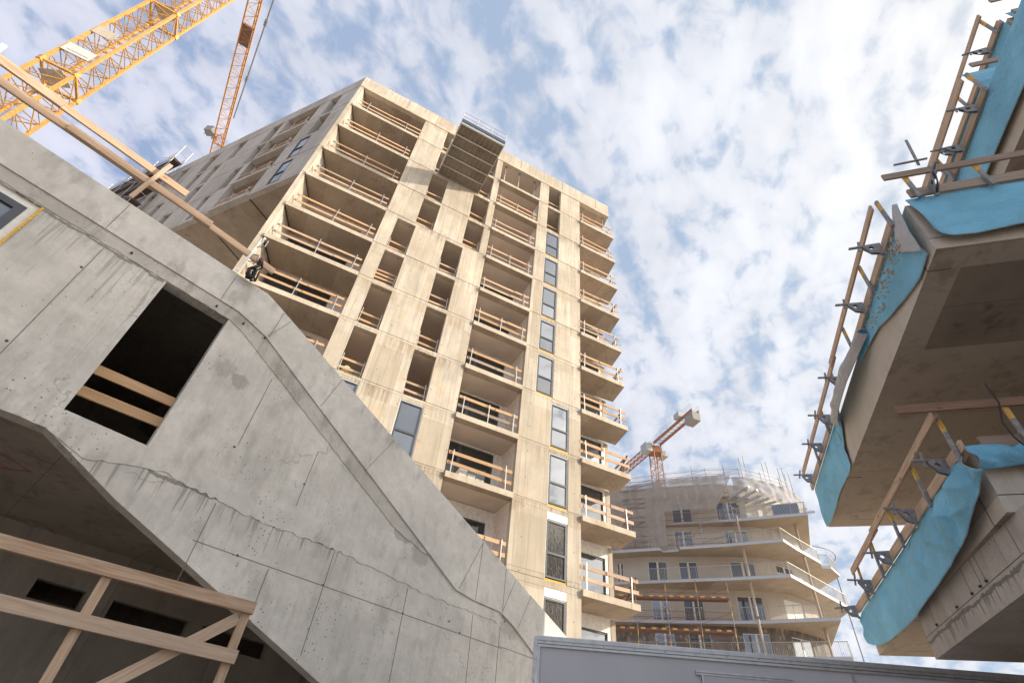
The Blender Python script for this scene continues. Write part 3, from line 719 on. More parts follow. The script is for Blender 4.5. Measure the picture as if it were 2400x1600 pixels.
strip1(cp, top, low, -.035, .20)
cp.build('coping_band', M['coping'], LB)
jb = MB()
low2 = [(-6, 6.765), (.97, 6.765), (1.25, 6.66), (4.6, 4.98), (5.30, 4.80)]
lowa = [p for p in low if p[0] <= 5.33]
low2r = []
for a, b in zip(low2, low2[1:]):
    n_ = max(1, int(hypot(b[0]-a[0], b[1]-a[1])/.05))
    for i in range(n_):
        low2r.append((a[0]+(b[0]-a[0])*i/n_, a[1]+(b[1]-a[1])*i/n_+rnd.uniform(-.009, .009)))
low2r.append(low2[-1])
strip1(jb, lowa, low2r, -.012, .1)
jb.build('rough_joint', M['joint'], LB)
sj = MB()
rg = [(-6, 4.345), (.0, 4.345), (.5, 4.19), (.9, 4.34), (1.29, 4.39), (1.85, 4.34), (2.6, 4.29), (3.23, 4.32), (3.8, 4.325), (5.48, 4.23), (6.3, 4.24), (7.15, 4.24)]
mj = [(-6, 4.60), (1.3, 4.60), (2.9, 4.64), (3.7, 4.645), (5.0, 4.52), (5.3, 4.40), (6.3, 4.40), (7.1, 4.41), (7.15, 4.30)]
# roughened lower edge of the slab strip
rg2 = []
for a, b in zip(rg, rg[1:]):
    n_ = max(1, int((b[0]-a[0])/.06))
    for i in range(n_):
        x = a[0]+(b[0]-a[0])*i/n_; z = a[1]+(b[1]-a[1])*i/n_
        amp = .022 if x > .4 else .004
        rg2.append((x, z+rnd.uniform(-amp, amp)))
rg2.append(rg[-1])
strip1(sj, mj, rg2, -.010, .1)
sj.build('floor_joint_band', M['coping'], LB)
# formwork joints and tie holes
gj = MB()
def gl_(a, b, w_=.010):
    (a, b) = sl_([a, b]); gj.beam((a[0], -.001, a[1]), (b[0], -.001, b[1]), .006, w_, up=(0, 1, 0)) if False else gj.prism([(a[0]-w_*.5*(abs(b[1]-a[1]) > abs(b[0]-a[0])), a[1]-w_*.5*(abs(b[1]-a[1]) <= abs(b[0]-a[0]))), (b[0]-w_*.5*(abs(b[1]-a[1]) > abs(b[0]-a[0])), b[1]-w_*.5*(abs(b[1]-a[1]) <= abs(b[0]-a[0]))), (b[0]+w_*.5*(abs(b[1]-a[1]) > abs(b[0]-a[0])), b[1]+w_*.5*(abs(b[1]-a[1]) <= abs(b[0]-a[0]))), (a[0]+w_*.5*(abs(b[1]-a[1]) > abs(b[0]-a[0])), a[1]+w_*.5*(abs(b[1]-a[1]) <= abs(b[0]-a[0])))], -.0035, .01)
for a, b in [((-.76, 6.70), (-.75, 4.62)), ((2.96, 5.55), (2.94, 4.66)), ((1.88, 6.25), (1.87, 5.1)), ((1.9, 3.81), (7.3, 3.88)),
             ((7.19, 4.20), (7.20, 3.0)), ((6.52, 4.22), (6.55, 3.0)), ((3.72, 4.30), (3.70, 3.0)), ((5.1, 4.22), (5.1, 3.87)), ((1.95, 4.30), (1.95, 3.25)),
             ((5.1, 3.85), (5.12, 2.6)), ((2.9, 3.8), (2.9, 3.3)), ((7.2, 3.9), (9, 3.92)), ((-2.2, 5.2), (-2.2, 4.62))]:
    gj = MB(); gl_(a, b); gj.build('formwork_joint', M['groove'], LB)
gc = MB()
for a, b in [((.707, 7.54), (.705, 6.97)), ((1.578, 7.40), (1.55, 6.84)), ((1.735, 7.33), (1.53, 6.85)), ((4.168, 6.38), (3.80, 5.62)), ((6.529, 5.43), (6.11, 4.50)), ((7.476, 5.07), (7.187, 4.43)), ((7.922, 4.90), (7.609, 4.26)), ((7.188, 5.18), (7.19, 4.44)), ((6.53, 5.44), (6.51, 4.44)), ((-.9, 7.54), (-.9, 6.97)), ((-2.9, 7.54), (-2.9, 6.97)), ((2.9, 6.9), (2.72, 6.23))]:
    gc = MB(); a, b = sl_([a, b]); gc.prism([(a[0]-.005, a[1]), (b[0]-.005, b[1]), (b[0]+.005, b[1]), (a[0]+.005, a[1])], -.0385, -.02); gc.build('coping_joint', M['groove'], LB)
th = MB()
for (u, z) in [(-.79, 5.025), (-.787, 6.287), (.712, 6.838), (1.143, 6.821), (1.507, 6.80), (2.30, 6.147), (1.84, 5.053), (1.877, 4.442), (3.086, 4.492), (2.465, 3.82), (3.704, 3.842), (6.136, 4.32), (6.025, 3.985), (7.291, 4.309), (6.281, 3.88), (-.5, 6.853), (4.3, 4.46), (5.1, 3.86), (-2.2, 5.0), (6.52, 4.7), (7.19, 4.75), (7.7, 4.6), (2.94, 5.0)]:
    (p,) = sl_([(u, z)]); yy = -.037 if False else -.0
    th = MB(); th.tube((p[0], -.043 if z > 6.78 else -.003, p[1]), (p[0], .02, p[1]), .021, 12); th.build('tie_hole', M['hole'], LB)
# rooms behind the wall
S_ = lambda u: u*SC
Z_ = lambda z: CAMZ+(z-CAMZ)*SC
rm = MB()
rm.box(S_(-6), S_(1.3), .24, 6.5, Z_(7.15), Z_(7.35))
rm.prism(sl_([(1.25, 7.15), (1.25, 7.0), (12, 2.7), (12, 2.9)]), .24, 6.5)
rm.box(S_(-6), S_(4.3), .24, 7.0, Z_(4.36), Z_(4.55)); rm.box(S_(-6), S_(12), 6.5, 6.8, 0, Z_(7.3))
rm.box(S_(-6)-.2, S_(-6), .0, 6.6, 0, Z_(7.3)); rm.box(S_(2.6), S_(2.7), .24, 6.5, Z_(4.55), Z_(6.4)); rm.box(S_(12), S_(12)+.2, 0, 6.6, 0, 5)
rm.box(S_(-.9), S_(-.85), .24, 3.2, Z_(4.55), Z_(7.15))
rm.build('inner_shell', M['dark_in'], LB)
bw = MB(); yb = 4.75
zs = (4.06, 4.40)
bw.box(-7.5, 10, yb, yb+.2, 0, zs[0]); bw.box(-7.5, 10, yb, yb+.2, zs[1], Z_(4.36))
for a, b in ((-7.5, 1.49), (2.36, 2.88), (4.47, 4.78), (6.4, 10)): bw.box(a, b, yb, yb+.2, zs[0], zs[1])
bw.build('inner_back_wall', M['dark_in'], LB)
for a_, b_ in (((-1.0, 1.2), (.25, 1.9)), ((-1.0, 1.5), (.0, 2.15)), ((.25, 1.9), (-.6, 2.6)), ((.0, 2.15), (-.8, 2.8))):
    q = MB(); q.beam((a_[0], a_[1], Z_(4.36)-.004), (b_[0], b_[1], Z_(4.36)-.004), .012, .004); q.build('chalk_line', M['mesh_red'], LB)
# corner of the dark framed window at the far left
wz0, wz1 = Z_(5.2), Z_(6.75)
wf = window(S_(-3.0), S_(-1.5), wz0, wz1, .06, 'h', .4, 'glass', .12, par=LB, edge=.13, foam=False)
fo = MB()
for i in range(60):
    z = wz1 - i*.034; fo.box(S_(-1.5)-.015, S_(-1.5)+rnd.uniform(.006, .03), -.012, .03, z-.034, z)
fo.build('foam_seal', M['foam'], wf)

# two boards across the door opening
r = empty('timber_guardrail', FL @ Matrix.Translation((S_(.03), .17, Z_(4.605))))
tag(r, 'two new timber boards across the dark door opening of the grey wall', 'guardrail')
for (zc0, zc1) in ((5.245, 5.297), (4.93, 4.985)):
    b = MB(); b.beam((0, 0, Z_(zc0)-Z_(4.605)), (S_(.915), 0, Z_(zc1)-Z_(4.605)), .035, .165); b.build('board', M['wood'], r)
# guardrail on top of the wall
r = empty('timber_guardrail', FL @ Matrix.Translation((0, .02, Z_(7.55))))
tag(r, 'long double timber rail rising over the top edge of the grey stair wall', 'guardrail')
zb = Z_(7.55)
b = MB(); b.beam((-7.5, -.10, 9.985-zb), (-1.0, -.10, 9.96-zb), .045, .17); b.beam((-2.6, -.15, 9.955-zb), (0.02, -.15, 9.955-zb), .045, .16); b.beam((-.3, -.10, 9.96-zb), (1.46, -.10, 9.90-zb), .045, .155)
b.build('board', M['wood_pale'], r)
b = MB(); b.beam((-7.5, -.10, 10.40-zb), (-2.9, -.10, 10.36-zb), .045, .19); b.beam((-3.3, -.06, 10.37-zb), (-.64, -.06, 10.34-zb), .04, .16)
b.build('board', M['wood_pale'], r)
b = MB(); b.beam((-1.155, -.19, 10.62-zb), (-1.235, -.19, 9.37-zb), .03, .075, up=(1, 0, 0)); b.build('post', M['wood_pale'], r)
b = MB(); b.beam((-4.0, -.19, 10.62-zb), (-3.86, -.19, 9.37-zb), .03, .075, up=(1, 0, 0)); b.build('post', M['white'], r)
# steel angle post with hanging black slings
r = empty('edge_post', FL @ Matrix.Translation((.86, -.06, 9.37)))
tag(r, 'slim galvanised angle post with stirrups at the kink of the grey stair wall', 'post')
b = MB(); b.beam((0, -.05, 0), (.10, -.05, 1.18), .05, .012, up=(0, 1, 0)); b.beam((.02, -.03, 0), (.12, -.03, 1.18), .01, .05, up=(0, 1, 0)); b.build('angle_bar', M['galv'], r)
for zz in (.95, .45):
    b = MB(); b.path([(.08, -.07, zz+.12), (.17, -.16, zz+.10), (.17, -.16, zz-.10), (.07, -.07, zz-.12)], .012); b.build('stirrup', M['steel'], r)
r = empty('lifting_slings', FL @ Matrix.Translation((1.12, -.14, 9.3)))
tag(r, 'bundle of black lifting slings hung at the kink of the grey stair wall', 'slings')
b = MB()
for i in range(9):
    x = rnd.uniform(-.06, .06); y = rnd.uniform(-.06, .05)
    b.path([(x*.5, y, .62), (x+.05, y-.03, .40), (x-.06, y, .22), (x+rnd.uniform(-.08, .08), y-.02, rnd.uniform(-.05, .06)), (x+.07, y-.02, .05), (x+.05, y, .3)], .018, 6)
b.build('strap_loops', M['rubber'], r, smooth=True)
b = MB(); b.box(-.02, .03, -.10, .04, .52, .56); b.build('red_label', M['mesh_red'], r)

# timber railing frame in the near lower left
FN = frame((-sin(radians(33))*7.5, cos(radians(33))*7.5), 33)
r = empty('timber_railing_frame', FN); tag(r, 'pale timber railing frame with posts and a diagonal brace at the lower left corner', 'railing')
b = MB(); b.beam((-4.5, 0, 3.325), (1.60, 0, 3.325), .07, .13); b.build('top_rail', M['wood_pale'], r)
b = MB(); b.beam((-4.5, -.03, 2.84), (1.60, -.03, 2.80), .05, .135); b.build('middle_rail', M['wood_pale'], r)
b = MB(); b.beam((-4.5, 0, 2.20), (-.1, 0, 2.06), .05, .12); b.build('bottom_rail', M['wood_pale'], r)
for x in (0.0, 1.53, -1.9):
    b = MB(); b.beam((x, .04, 3.258), (x, .04, 0), .10, .06, up=(0, 1, 0)); b.build('post', M['wood_pale'], r)
b = MB(); b.beam((1.47, .05, 3.20), (-.55, .05, 1.42), .13, .05, up=(0, 1, 0)); b.build('brace', M['wood_pale'], r)

# ================================================================== BUILDING ON THE RIGHT
RB_ = empty('terraced_building', frame((8.9, 12.9), 251))
tag(RB_, 'shaded building on the right with stepped precast balcony slabs and pale soffits', 'building')
FR = {1: frame((4.116, -1.377), 251), 2: frame((3.967, -1.366), 251), 3: frame((6.38, -2.197), 251), 4: frame((7.94, -2.73), 251)}
TZ = {1: (5.2, 6.12), 2: (8.2, 9.30), 3: (11.2, 12.35), 4: (14.3, 15.4)}
TU = {1: (7.86, 14.98), 2: (5.86, 15.07), 3: (3.20, 15.0), 4: (5.90, 15.0)}
for t in (1, 2, 3, 4):
    F_ = FR[t]; z0, z1 = TZ[t]; ua, ub = TU[t]; D_ = 14.0
    fa = MB()      # precast edge: lower lip, groove, upper part
    fa.box(-ub, -ua, 0, .42, z0, z0+.235); fa.box(-ub, -ua, .012, .42, z0+.25, z1)
    fa.box(-ua-.42, -ua, .42, D_, z0, z0+.235); fa.box(-ua-.42, -ua-.012, .42, D_, z0+.25, z1)
    fa.box(-ub, -ub+.4, .42, D_, z0, z1)
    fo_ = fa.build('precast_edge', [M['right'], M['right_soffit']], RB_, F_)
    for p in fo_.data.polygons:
        if abs(p.normal.z) > .5: p.material_index = 1  # same concrete, underside shade put into a darker colour
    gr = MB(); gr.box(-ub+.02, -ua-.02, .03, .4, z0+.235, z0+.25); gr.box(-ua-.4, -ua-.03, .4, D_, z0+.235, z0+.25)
    gr.build('edge_groove', M['groove'], RB_, F_)
    # open joints across the edge element
    for u in (ua+.42, 12.45):
        gg = MB(); gg.box(-u-.012, -u+.012, -.003, .3, z0-.003, z1); gg.build('open_joint', M['groove'], RB_, F_)
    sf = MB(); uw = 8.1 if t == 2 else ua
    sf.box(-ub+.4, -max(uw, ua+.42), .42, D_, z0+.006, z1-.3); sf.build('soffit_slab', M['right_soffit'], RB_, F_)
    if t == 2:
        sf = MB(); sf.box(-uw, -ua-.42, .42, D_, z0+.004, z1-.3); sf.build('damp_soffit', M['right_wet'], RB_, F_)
    # body of the storey set back from the edge
    if t >= 1:
        zt_ = TZ[t+1][0] if t < 4 else 15.6
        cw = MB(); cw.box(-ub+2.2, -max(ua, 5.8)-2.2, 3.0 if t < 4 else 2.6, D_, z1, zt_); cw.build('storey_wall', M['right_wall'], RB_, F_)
FC = frame((4.411, -1.476), 252.6)
cw = MB(); cw.box(-11.93, 2, 0, 9, 4.43, 5.195); cw.build('downstand_wall', M['right_wall'], RB_, FC)
for u in (11.38, 9.795, 9.44, 9.28, 8.2, 6.6):
    cg = MB(); cg.box(-u-.006, -u+.006, -.003, .02, 4.80, 5.19); cg.build('formwork_joint', M['groove'], RB_, FC)
cg = MB(); cg.box(-11.93, 2, -.004, .02, 4.775, 4.785); cg.build('formwork_joint', M['groove'], RB_, FC)
for u in (11.33, 10.4, 9.78, 9.47, 9.25):
    cg = MB(); cg.tube((-u, -.03, 4.81), (-u+.02, .02, 4.83), .018, 8); cg.build('anchor', M['hole'], RB_, FC)
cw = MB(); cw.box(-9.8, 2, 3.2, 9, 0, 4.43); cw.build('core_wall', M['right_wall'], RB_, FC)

# fabric sheets
def lerpline(pl, t):
    ds = [0]
    for a, b in zip(pl, pl[1:]): ds.append(ds[-1]+hypot(b[0]-a[0], b[1]-a[1]))
    s_ = t*ds[-1]
    for i in range(len(pl)-1):
        if s_ <= ds[i+1]+1e-9:
            f = (s_-ds[i])/max(1e-6, ds[i+1]-ds[i]); return tuple(pl[i][j]+(pl[i+1][j]-pl[i][j])*f for j in range(len(pl[i])))
    return pl[-1]
def sheet(name, F_, topl, botl, label, nx=110, ny=26, amp=.05, fold=3.0, seed=1, back=False, group=None, base=.10, flare=.0, cat='tarpaulin', parent=None, pleat=0):
    """topl / botl: lists of (x, y, z) in the wall's frame"""
    mb = MB()
    for j in range(ny+1):
        v = j/ny
        for i in range(nx+1):
            u = i/nx
            a = lerpline(topl, u); b = lerpline(botl, u)
            x = a[0]+(b[0]-a[0])*v; y = a[1]+(b[1]-a[1])*v; z = a[2]+(b[2]-a[2])*v
            s1 = noise.noise(Vector((x*fold+seed*5, v*.9+z*.3, seed)))
            s2 = noise.noise(Vector((x*fold*2.7+seed*9, v*1.6, seed+4)))
            s3 = noise.noise(Vector((x*1.1, z*1.5+seed, seed+8)))
            f = min(1, v*4)*(.35+.65*v)
            rg_ = 1-abs(noise.noise(Vector((x*fold*.9+z*1.3+seed, v*.8+x*.25, seed+2))))*2.4; rg_ = max(0, rg_)**2
            y -= rg_*amp*.6*sin(pi*min(1, v*.97+.01))
            y -= (amp*(s1+.35*s2) + base*.6*abs(s3))*sin(pi*min(1, v*.97))*.95 + flare*sin(pi*v)*.5 + .02
            if pleat:
                pu = max(0, (u-.55)/.45); y -= pleat*pu*(abs(sin((u*9+v*.6)*pi+s1))**.7)*sin(pi*min(1, .12+v*.85)); z -= .05*pu*sin(v*pi)
            mb.v.append((x, y, z+ .012*s1*v))
    for j in range(ny):
        for i in range(nx):
            a = j*(nx+1)+i; mb.quad([a, a+1, a+nx+2, a+nx+1])
    o = mb.build(name, [M['tarp'] if back else M['tarp_back'], M['tarp_back'] if back else M['tarp']], parent, F_, smooth=True, fix=False)
    md = o.modifiers.new('thick', 'SOLIDIFY'); md.thickness = .012; md.offset = 0; md.material_offset = 1; md.material_offset_rim = 0
    if parent is None: tag(o, label, cat, group)
    return o
def P3(l, y=-.02): return [(-u, y if len(q) < 1 else q[0], z) for (u, z, *q) in l]
sheet('blue_tarpaulin', FR[1], P3([(15.0, 6.12), (12, 6.12), (9, 6.12), (7.95, 6.12)]),
      P3([(15.13, 5.62, -.12), (15.0, 5.45, -.12), (14.67, 5.33, -.12), (14.2, 5.22, -.12), (13.6, 5.13, -.12), (12.8, 5.07, -.12), (11.7, 5.05, -.12), (10.7, 5.1, -.12), (9.8, 5.16, -.12), (9.1, 5.22, -.12), (8.7, 5.27, -.12), (8.42, 5.37, -.12), (8.0, 5.5, -.12), (7.55, 5.66, -.12)]),
      'long blue sheet bulging over the lowest slab edge of the right building', nx=220, ny=40, amp=.085, fold=1.4, seed=2, base=.14, pleat=.20)
sheet('blue_tarpaulin', FR[2], P3([(8.9, 9.32), (7.5, 9.32), (6.1, 9.32)]), P3([(9.4, 9.05), (8.6, 8.92), (8.14, 8.84), (7.57, 8.60), (7.0, 8.40), (6.45, 8.24), (6.0, 8.27)]),
      'blue sheet crusted with mortar crumbs on the left face near the corner', nx=90, amp=.05, fold=2.0, seed=5, base=.10)
sheet('fleece_flap', FR[2], P3([(11.5, 9.24, -.04), (10.3, 9.26, -.12), (9.3, 9.26, -.12), (8.5, 9.2, -.06)]), P3([(11.48, 8.98, -.05), (11.1, 8.90, -.2), (10.4, 8.80, -.3), (9.6, 8.82, -.28), (8.9, 8.93, -.16), (8.45, 8.98, -.08)]),
      'grey folded back side of the sheet curling off the middle of the left face', nx=70, amp=.05, fold=1.5, seed=6, back=True, base=.1, flare=.25)
sheet('blue_tarpaulin', FR[2], P3([(15.0, 9.28), (13, 9.28), (11.3, 9.28)]), P3([(15.05, 8.2), (14.5, 8.10), (13.6, 8.16), (12.9, 8.20), (12.2, 8.13), (11.85, 8.2), (11.9, 8.55), (11.5, 8.95)]),
      'pale blue sheet on the far end of the left face of the big soffit', nx=90, amp=.06, fold=2.2, seed=9, base=.10)
FF = {1: frame(tuple((FR[1] @ Vector((-7.86, 0, 0)))[:2]), -19.5), 2: frame(tuple((FR[2] @ Vector((-5.86, 0, 0)))[:2]), -20), 3: frame(tuple((FR[3] @ Vector((-5.80, 0, 0)))[:2]), -20), 4: frame(tuple((FR[4] @ Vector((-5.90, 0, 0)))[:2]), -20)}
sheet('blue_tarpaulin', FF[2], [(.02, -.05, 9.35), (2, -.05, 9.35), (6, -.05, 9.35)], [(.08, -.08, 8.52), (.12, -.1, 8.36), (.22, -.1, 8.29), (.5, -.1, 8.27), (1.0, -.1, 8.33), (2.0, -.1, 8.35), (6, -.1, 8.3)],
      'bright blue sheet over the front face of the big soffit with long creases', nx=150, ny=34, amp=.07, fold=.9, seed=12, base=.16)
sheet('fleece_flap', FR[2], [(-5.95, -.08, 9.42), (-5.88, -.10, 9.40), (-5.84, -.06, 9.36)], [(-6.40, -.10, 8.84), (-6.2, -.12, 8.60), (-5.96, -.10, 8.30)],
      'stained grey flap of sheet hanging at the corner of the big soffit', nx=24, ny=24, amp=.02, fold=1.5, seed=14, back=True, base=.05)
sheet('blue_tarpaulin', FR[3], P3([(15, 12.42), (10, 12.42), (3.2, 12.42)]), P3([(15, 11.45, -.05), (10, 11.47, -.07), (7, 11.48, -.08), (3.2, 11.5, -.06)]),
      'blue sheet on the slab edge above the front guardrail, third level', nx=150, amp=.03, fold=1.2, seed=15, base=.06)
sheet('blue_tarpaulin', FR[4], P3([(15, 15.55), (10, 15.55), (5.95, 15.55)]), P3([(15, 13.7, -.05), (10, 13.7, -.07), (5.9, 13.7, -.08)]),
      'blue sheet on the uppermost slab edge at the top right corner', nx=120, amp=.03, fold=1.2, seed=17, base=.06)
sheet('blue_tarpaulin', FF[3], [(.25, .45, 13.9), (3, .45, 14.0), (6, .45, 14.0)], [(.02, .12, 12.30), (3, .12, 12.30), (6, .12, 12.30)],
      'wide blue sheet drawn up behind the front guardrail of the third level', nx=90, amp=.08, fold=1.2, seed=19, base=.1)
sheet('blue_tarpaulin', FF[4], [(.0, -.05, 15.5), (3, -.05, 15.5), (6, -.05, 15.5)], [(.0, -.08, 13.7), (3, -.1, 13.6), (6, -.1, 13.6)],
      'blue sheet wrapped round the front of the uppermost slab edge', nx=60, amp=.06, fold=1.2, seed=21, base=.1)
sheet('blue_tarpaulin', FF[1], [(4, -.05, 6.14), (1.5, -.05, 6.14), (-.1, -.05, 6.14)], [(4, -.1, 5.55), (1.5, -.12, 5.72), (.5, -.12, 5.80), (-.12, -.12, 5.72)],
      'blue sheet gathered in a knot round the near corner of the lowest slab edge', nx=140, amp=.07, fold=1.6, seed=23, base=.12, pleat=.14, back=True)
r = empty('mortar_crumbs', FR[2]); tag(r, 'dry mortar crumbs stuck on the blue sheet beside the big soffit', 'crumbs')
b = MB()
for i in range(150):
    u = rnd.uniform(6.2, 9.0); f = rnd.random(); zlo = 9.2-(9.0-u)*.36; z = rnd.uniform(min(zlo, 8.55), 9.2) if u > 7.4 else rnd.uniform(8.75, 9.2)
    if z < 9.12-(9.0-u)*.30: continue
    s_ = rnd.choice([.006, .007, .008, .010, .013, .018]); yo = -.15
    b.box(-u-s_, -u+s_*rnd.uniform(.6, 1.5), yo-s_*.7, yo+.03, z-s_, z+s_*rnd.uniform(.6, 1.4))
b.build('crumbs', M['debris'], r)

# guardrails with clamps on the slab edges
def clamp_part(mb_plate, mb_arm, x, z, y=0.0):
    i0, i1 = len(mb_plate.v), len(mb_arm.v)
    _clamp(mb_plate, mb_arm, x, z, y)
    k_ = .74; ta = rnd.uniform(-.14, .14); tb_ = rnd.uniform(-.12, .12)
    for mb, i_ in ((mb_plate, i0), (mb_arm, i1)):
        for j in range(i_, len(mb.v)):
            a_, b_, c_ = mb.v[j]; a_ -= x; b_ -= y; c_ -= z; a_, b_, c_ = a_*k_, b_*k_, c_*k_
            a_, b_ = a_*cos(ta)-b_*sin(ta), a_*sin(ta)+b_*cos(ta); b_, c_ = b_*cos(tb_)-c_*sin(tb_), b_*sin(tb_)+c_*cos(tb_)
            mb.v[j] = (x+a_, y+b_, z+c_)
def _clamp(mb_plate, mb_arm, x, z, y=0.0):
    pts = [(-.03, .01), (-.36, .01), (-.38, -.06), (-.25, -.27), (-.06, -.33), (-.02, -.16)]
    hole = [(-.22+.055*cos(t), -.11+.055*sin(t)) for t in [i*pi/6 for i in range(12)]]
    outer = []
    mids = [((pts[i][0]+pts[(i+1) % 6][0])/2, (pts[i][1]+pts[(i+1) % 6][1])/2) for i in range(6)]
    for i in range(6): outer += [pts[i], mids[i]]
    outer = sorted(outer, key=lambda q: math.atan2(q[1]+.11, q[0]+.22)); k0 = [math.atan2(h_[1]+.11, h_[0]+.22) for h_ in hole]
    hole = sorted(hole, key=lambda q: math.atan2(q[1]+.11, q[0]+.22))
    for sx in (-.035, .025):
        b0 = len(mb_plate.v)
        for xx in (sx, sx+.010):
            for (yy, zz) in hole+outer: mb_plate.v.append((x+xx, y+yy, z+zz))
        for i in range(12):
            j = (i+1) % 12
            mb_plate.quad([b0+i, b0+j, b0+12+j, b0+12+i]); mb_plate.quad([b0+24+j, b0+24+i, b0+36+i, b0+36+j])
            mb_plate.quad([b0+12+i, b0+12+j, b0+36+j, b0+36+i]); mb_plate.quad([b0+j, b0+i, b0+24+i, b0+24+j])
    mb_plate.box(x-.035, x+.035, y-.09, y-.02, z-.36, z-.30)
    mb_arm.box(x-.025, x-.012, y-.64, y-.02, z-.01, z+.03); mb_arm.box(x+.012, x+.025, y-.64, y-.02, z-.01, z+.03)
    for i in range(4): mb_arm.box(x-.012, x+.012, y-.63+i*.085, y-.59+i*.085, z-.008, z+.028)
    mb_arm.beam((x, y-.40, z+.20), (x, y-.46, z-.14), .014, .05)
def edge_rail(F_, x0, x1, ztoe, ztop, posts, clamps, label, mat='wood_pale', y=-.10, group='guardrails clamped to the slab edges of the right building', tb=.035, toe2=None, h=.17, ttop=.14, x0t=None):
    r = empty('clamped_guardrail', F_ @ Matrix.Translation((0, 0, ztoe))); tag(r, label, 'guardrail', group)
    b = MB(); b.beam((x0, y, h/2), (x1, y, h/2), tb+.01, h); b.build('toe_board', M[mat], r)
    b = MB(); xa = x0 if x0t is None else x0t
    mid = (xa+x1)/2+rnd.uniform(-1, 1)
    b.beam((xa, y-.10, ztop-ztoe), (mid+.2, y-.10, ztop-ztoe), tb, ttop); b.beam((mid-.1, y-.10-tb-.003, ztop-ztoe-.01), (x1, y-.10-tb-.003, ztop-ztoe-.01), tb, ttop); b.build('top_board', M[mat], r)
    for x in posts:
        p = MB(); hh = ztop-ztoe+.06; p.box(x-.028, x+.028, y-.08, y-.035, -.1, hh*.55); p.box(x-.028, x+.028, y-.08, y-.035, hh*.86, hh); po = p.build('post', M['steel'], r)
        q = MB(); q.box(x-.0285, x+.0285, y-.0805, y-.0345, hh*.55, hh*.86); q.build('yellow_sleeve', M['yellow'], po)
    for x in clamps:
        a, c = MB(), MB(); clamp_part(a, c, x, .12, y-.04)
        ca = a.build('clamp', M['steel'], r); c.build('slotted_arm', M['steel'], ca)
    return r
U = lambda l: [-u for u in l]
edge_rail(FR[1], -15.05, -7.80, 6.10, 6.74, U([7.92, 9.34, 10.96, 12.48, 13.85]), U([8.30, 9.95, 11.72, 13.3, 14.95]), 'timber guardrail clamped along the left side of the lowest slab edge, above the bulging sheet', x0t=-14.2)
edge_rail(FF[1], .1, 6.0, 6.10, 6.76, [.62, 2.4], [.95, 3.0], 'dark timber guardrail clamped to the front of the lowest slab edge, under the big soffit', mat='wood_red', x0t=-.75)
edge_rail(FR[2], -15.05, -6.15, 9.24, 9.78, U([6.1, 7.50, 9.15, 10.6, 12.05, 13.5]), U([6.62, 8.0, 10.2, 11.62, 12.85, 14.4]), 'timber guardrail clamped along the left side of the big soffit against the sky')
edge_rail(FF[2], .10, 6.0, 9.36, 9.86, [.17, 1.12, 2.6], [.38, 2.0], 'weathered timber guardrail clamped along the front of the big soffit', mat='wood_grey', x0t=-.14, h=.19)
edge_rail(FR[3], -15.0, -5.85, 12.32, 12.96, U([5.78, 7.6, 9.2, 11, 13]), U([6.15, 6.95, 9.6, 12]), 'timber guardrail clamped along the left side of the third level slab edge')
edge_rail(FF[3], .1, 5.0, 12.34, 12.98, [.65, 2.5], [1.4], 'weathered timber guardrail on the front of the third level slab edge', mat='wood_grey', x0t=-.15)
edge_rail(FR[4], -15.0, -5.95, 15.35, 15.98, U([6.1, 7.8, 9.6, 11.4]), U([6.5, 9, 11.5]), 'timber guardrail clamped along the left side of the uppermost slab edge')
edge_rail(FF[4], .1, 5.0, 15.35, 16.0, [.65, 2.5], [1.4], 'weathered timber guardrail on the front of the uppermost slab edge', mat='wood_grey', x0t=-.1)
r = empty('upright_rods', FF[2] @ Matrix.Translation((.36, -.3, 9.9))); tag(r, 'slotted steel rods standing up from the clamp at the corner of the big soffit', 'rods')
b = MB(); b.beam((0, 0, 0), (.03, -.1, .62), .04, .02); b.build('rod', M['steel'], r)
b = MB(); b.beam((-.35, -.06, .03), (.12, -.06, .05), .03, .02); b.build('rod', M['steel'], r)
# black cable hanging at the near corner
r = empty('black_cable', FF[1]); b = MB()
pts = [(.45, -.35, 7.0), (.50, -.3, 6.7), (.42, -.25, 6.4), (.45, -.24, 6.15), (.55, -.22, 5.95), (.62, -.25, 5.80)]
b.path(pts, .012, 6); b.build('cable', M['rubber'], r); tag(r, 'thin black cable hanging past the knotted sheet corner', 'cable')
# ================================================================== ADDED BLOCK THAT SHADES THE STAIR WALL (unseen, behind the right of the camera)
hs_ = Vector((SUN.x, SUN.y, 0)).normalized()*32
def wallp(u): return Vector((-_n[0]*DL+cos(radians(43.3))*u, -_n[1]*DL+sin(radians(43.3))*u, 0))
pa, pb_ = wallp(-9)+hs_, wallp(8.6)+hs_
FNB = frame((pa.x, pa.y), 43.3); LNB = (pb_-pa).length
nb = empty('added_shade_block', FNB); tag(nb, 'unseen rendered block added to shade the grey stair wall', 'building')
b = MB(); b.box(0, LNB, -12, 0, 0, 24.3); b.build('wall', M['bgwall'], nb)
b = MB(); b.box(-.1, LNB+.1, -12.1, .1, 24.3, 24.6); b.build('roof', M['alu'], nb)
for fl in range(7):
    for i in range(int(LNB/3)):
        f = MB(); f.box(1+i*3, 2.4+i*3, .0, .05, 1.2+fl*3.2, 2.9+fl*3.2); f.build('window', M['glass_dark'], nb)

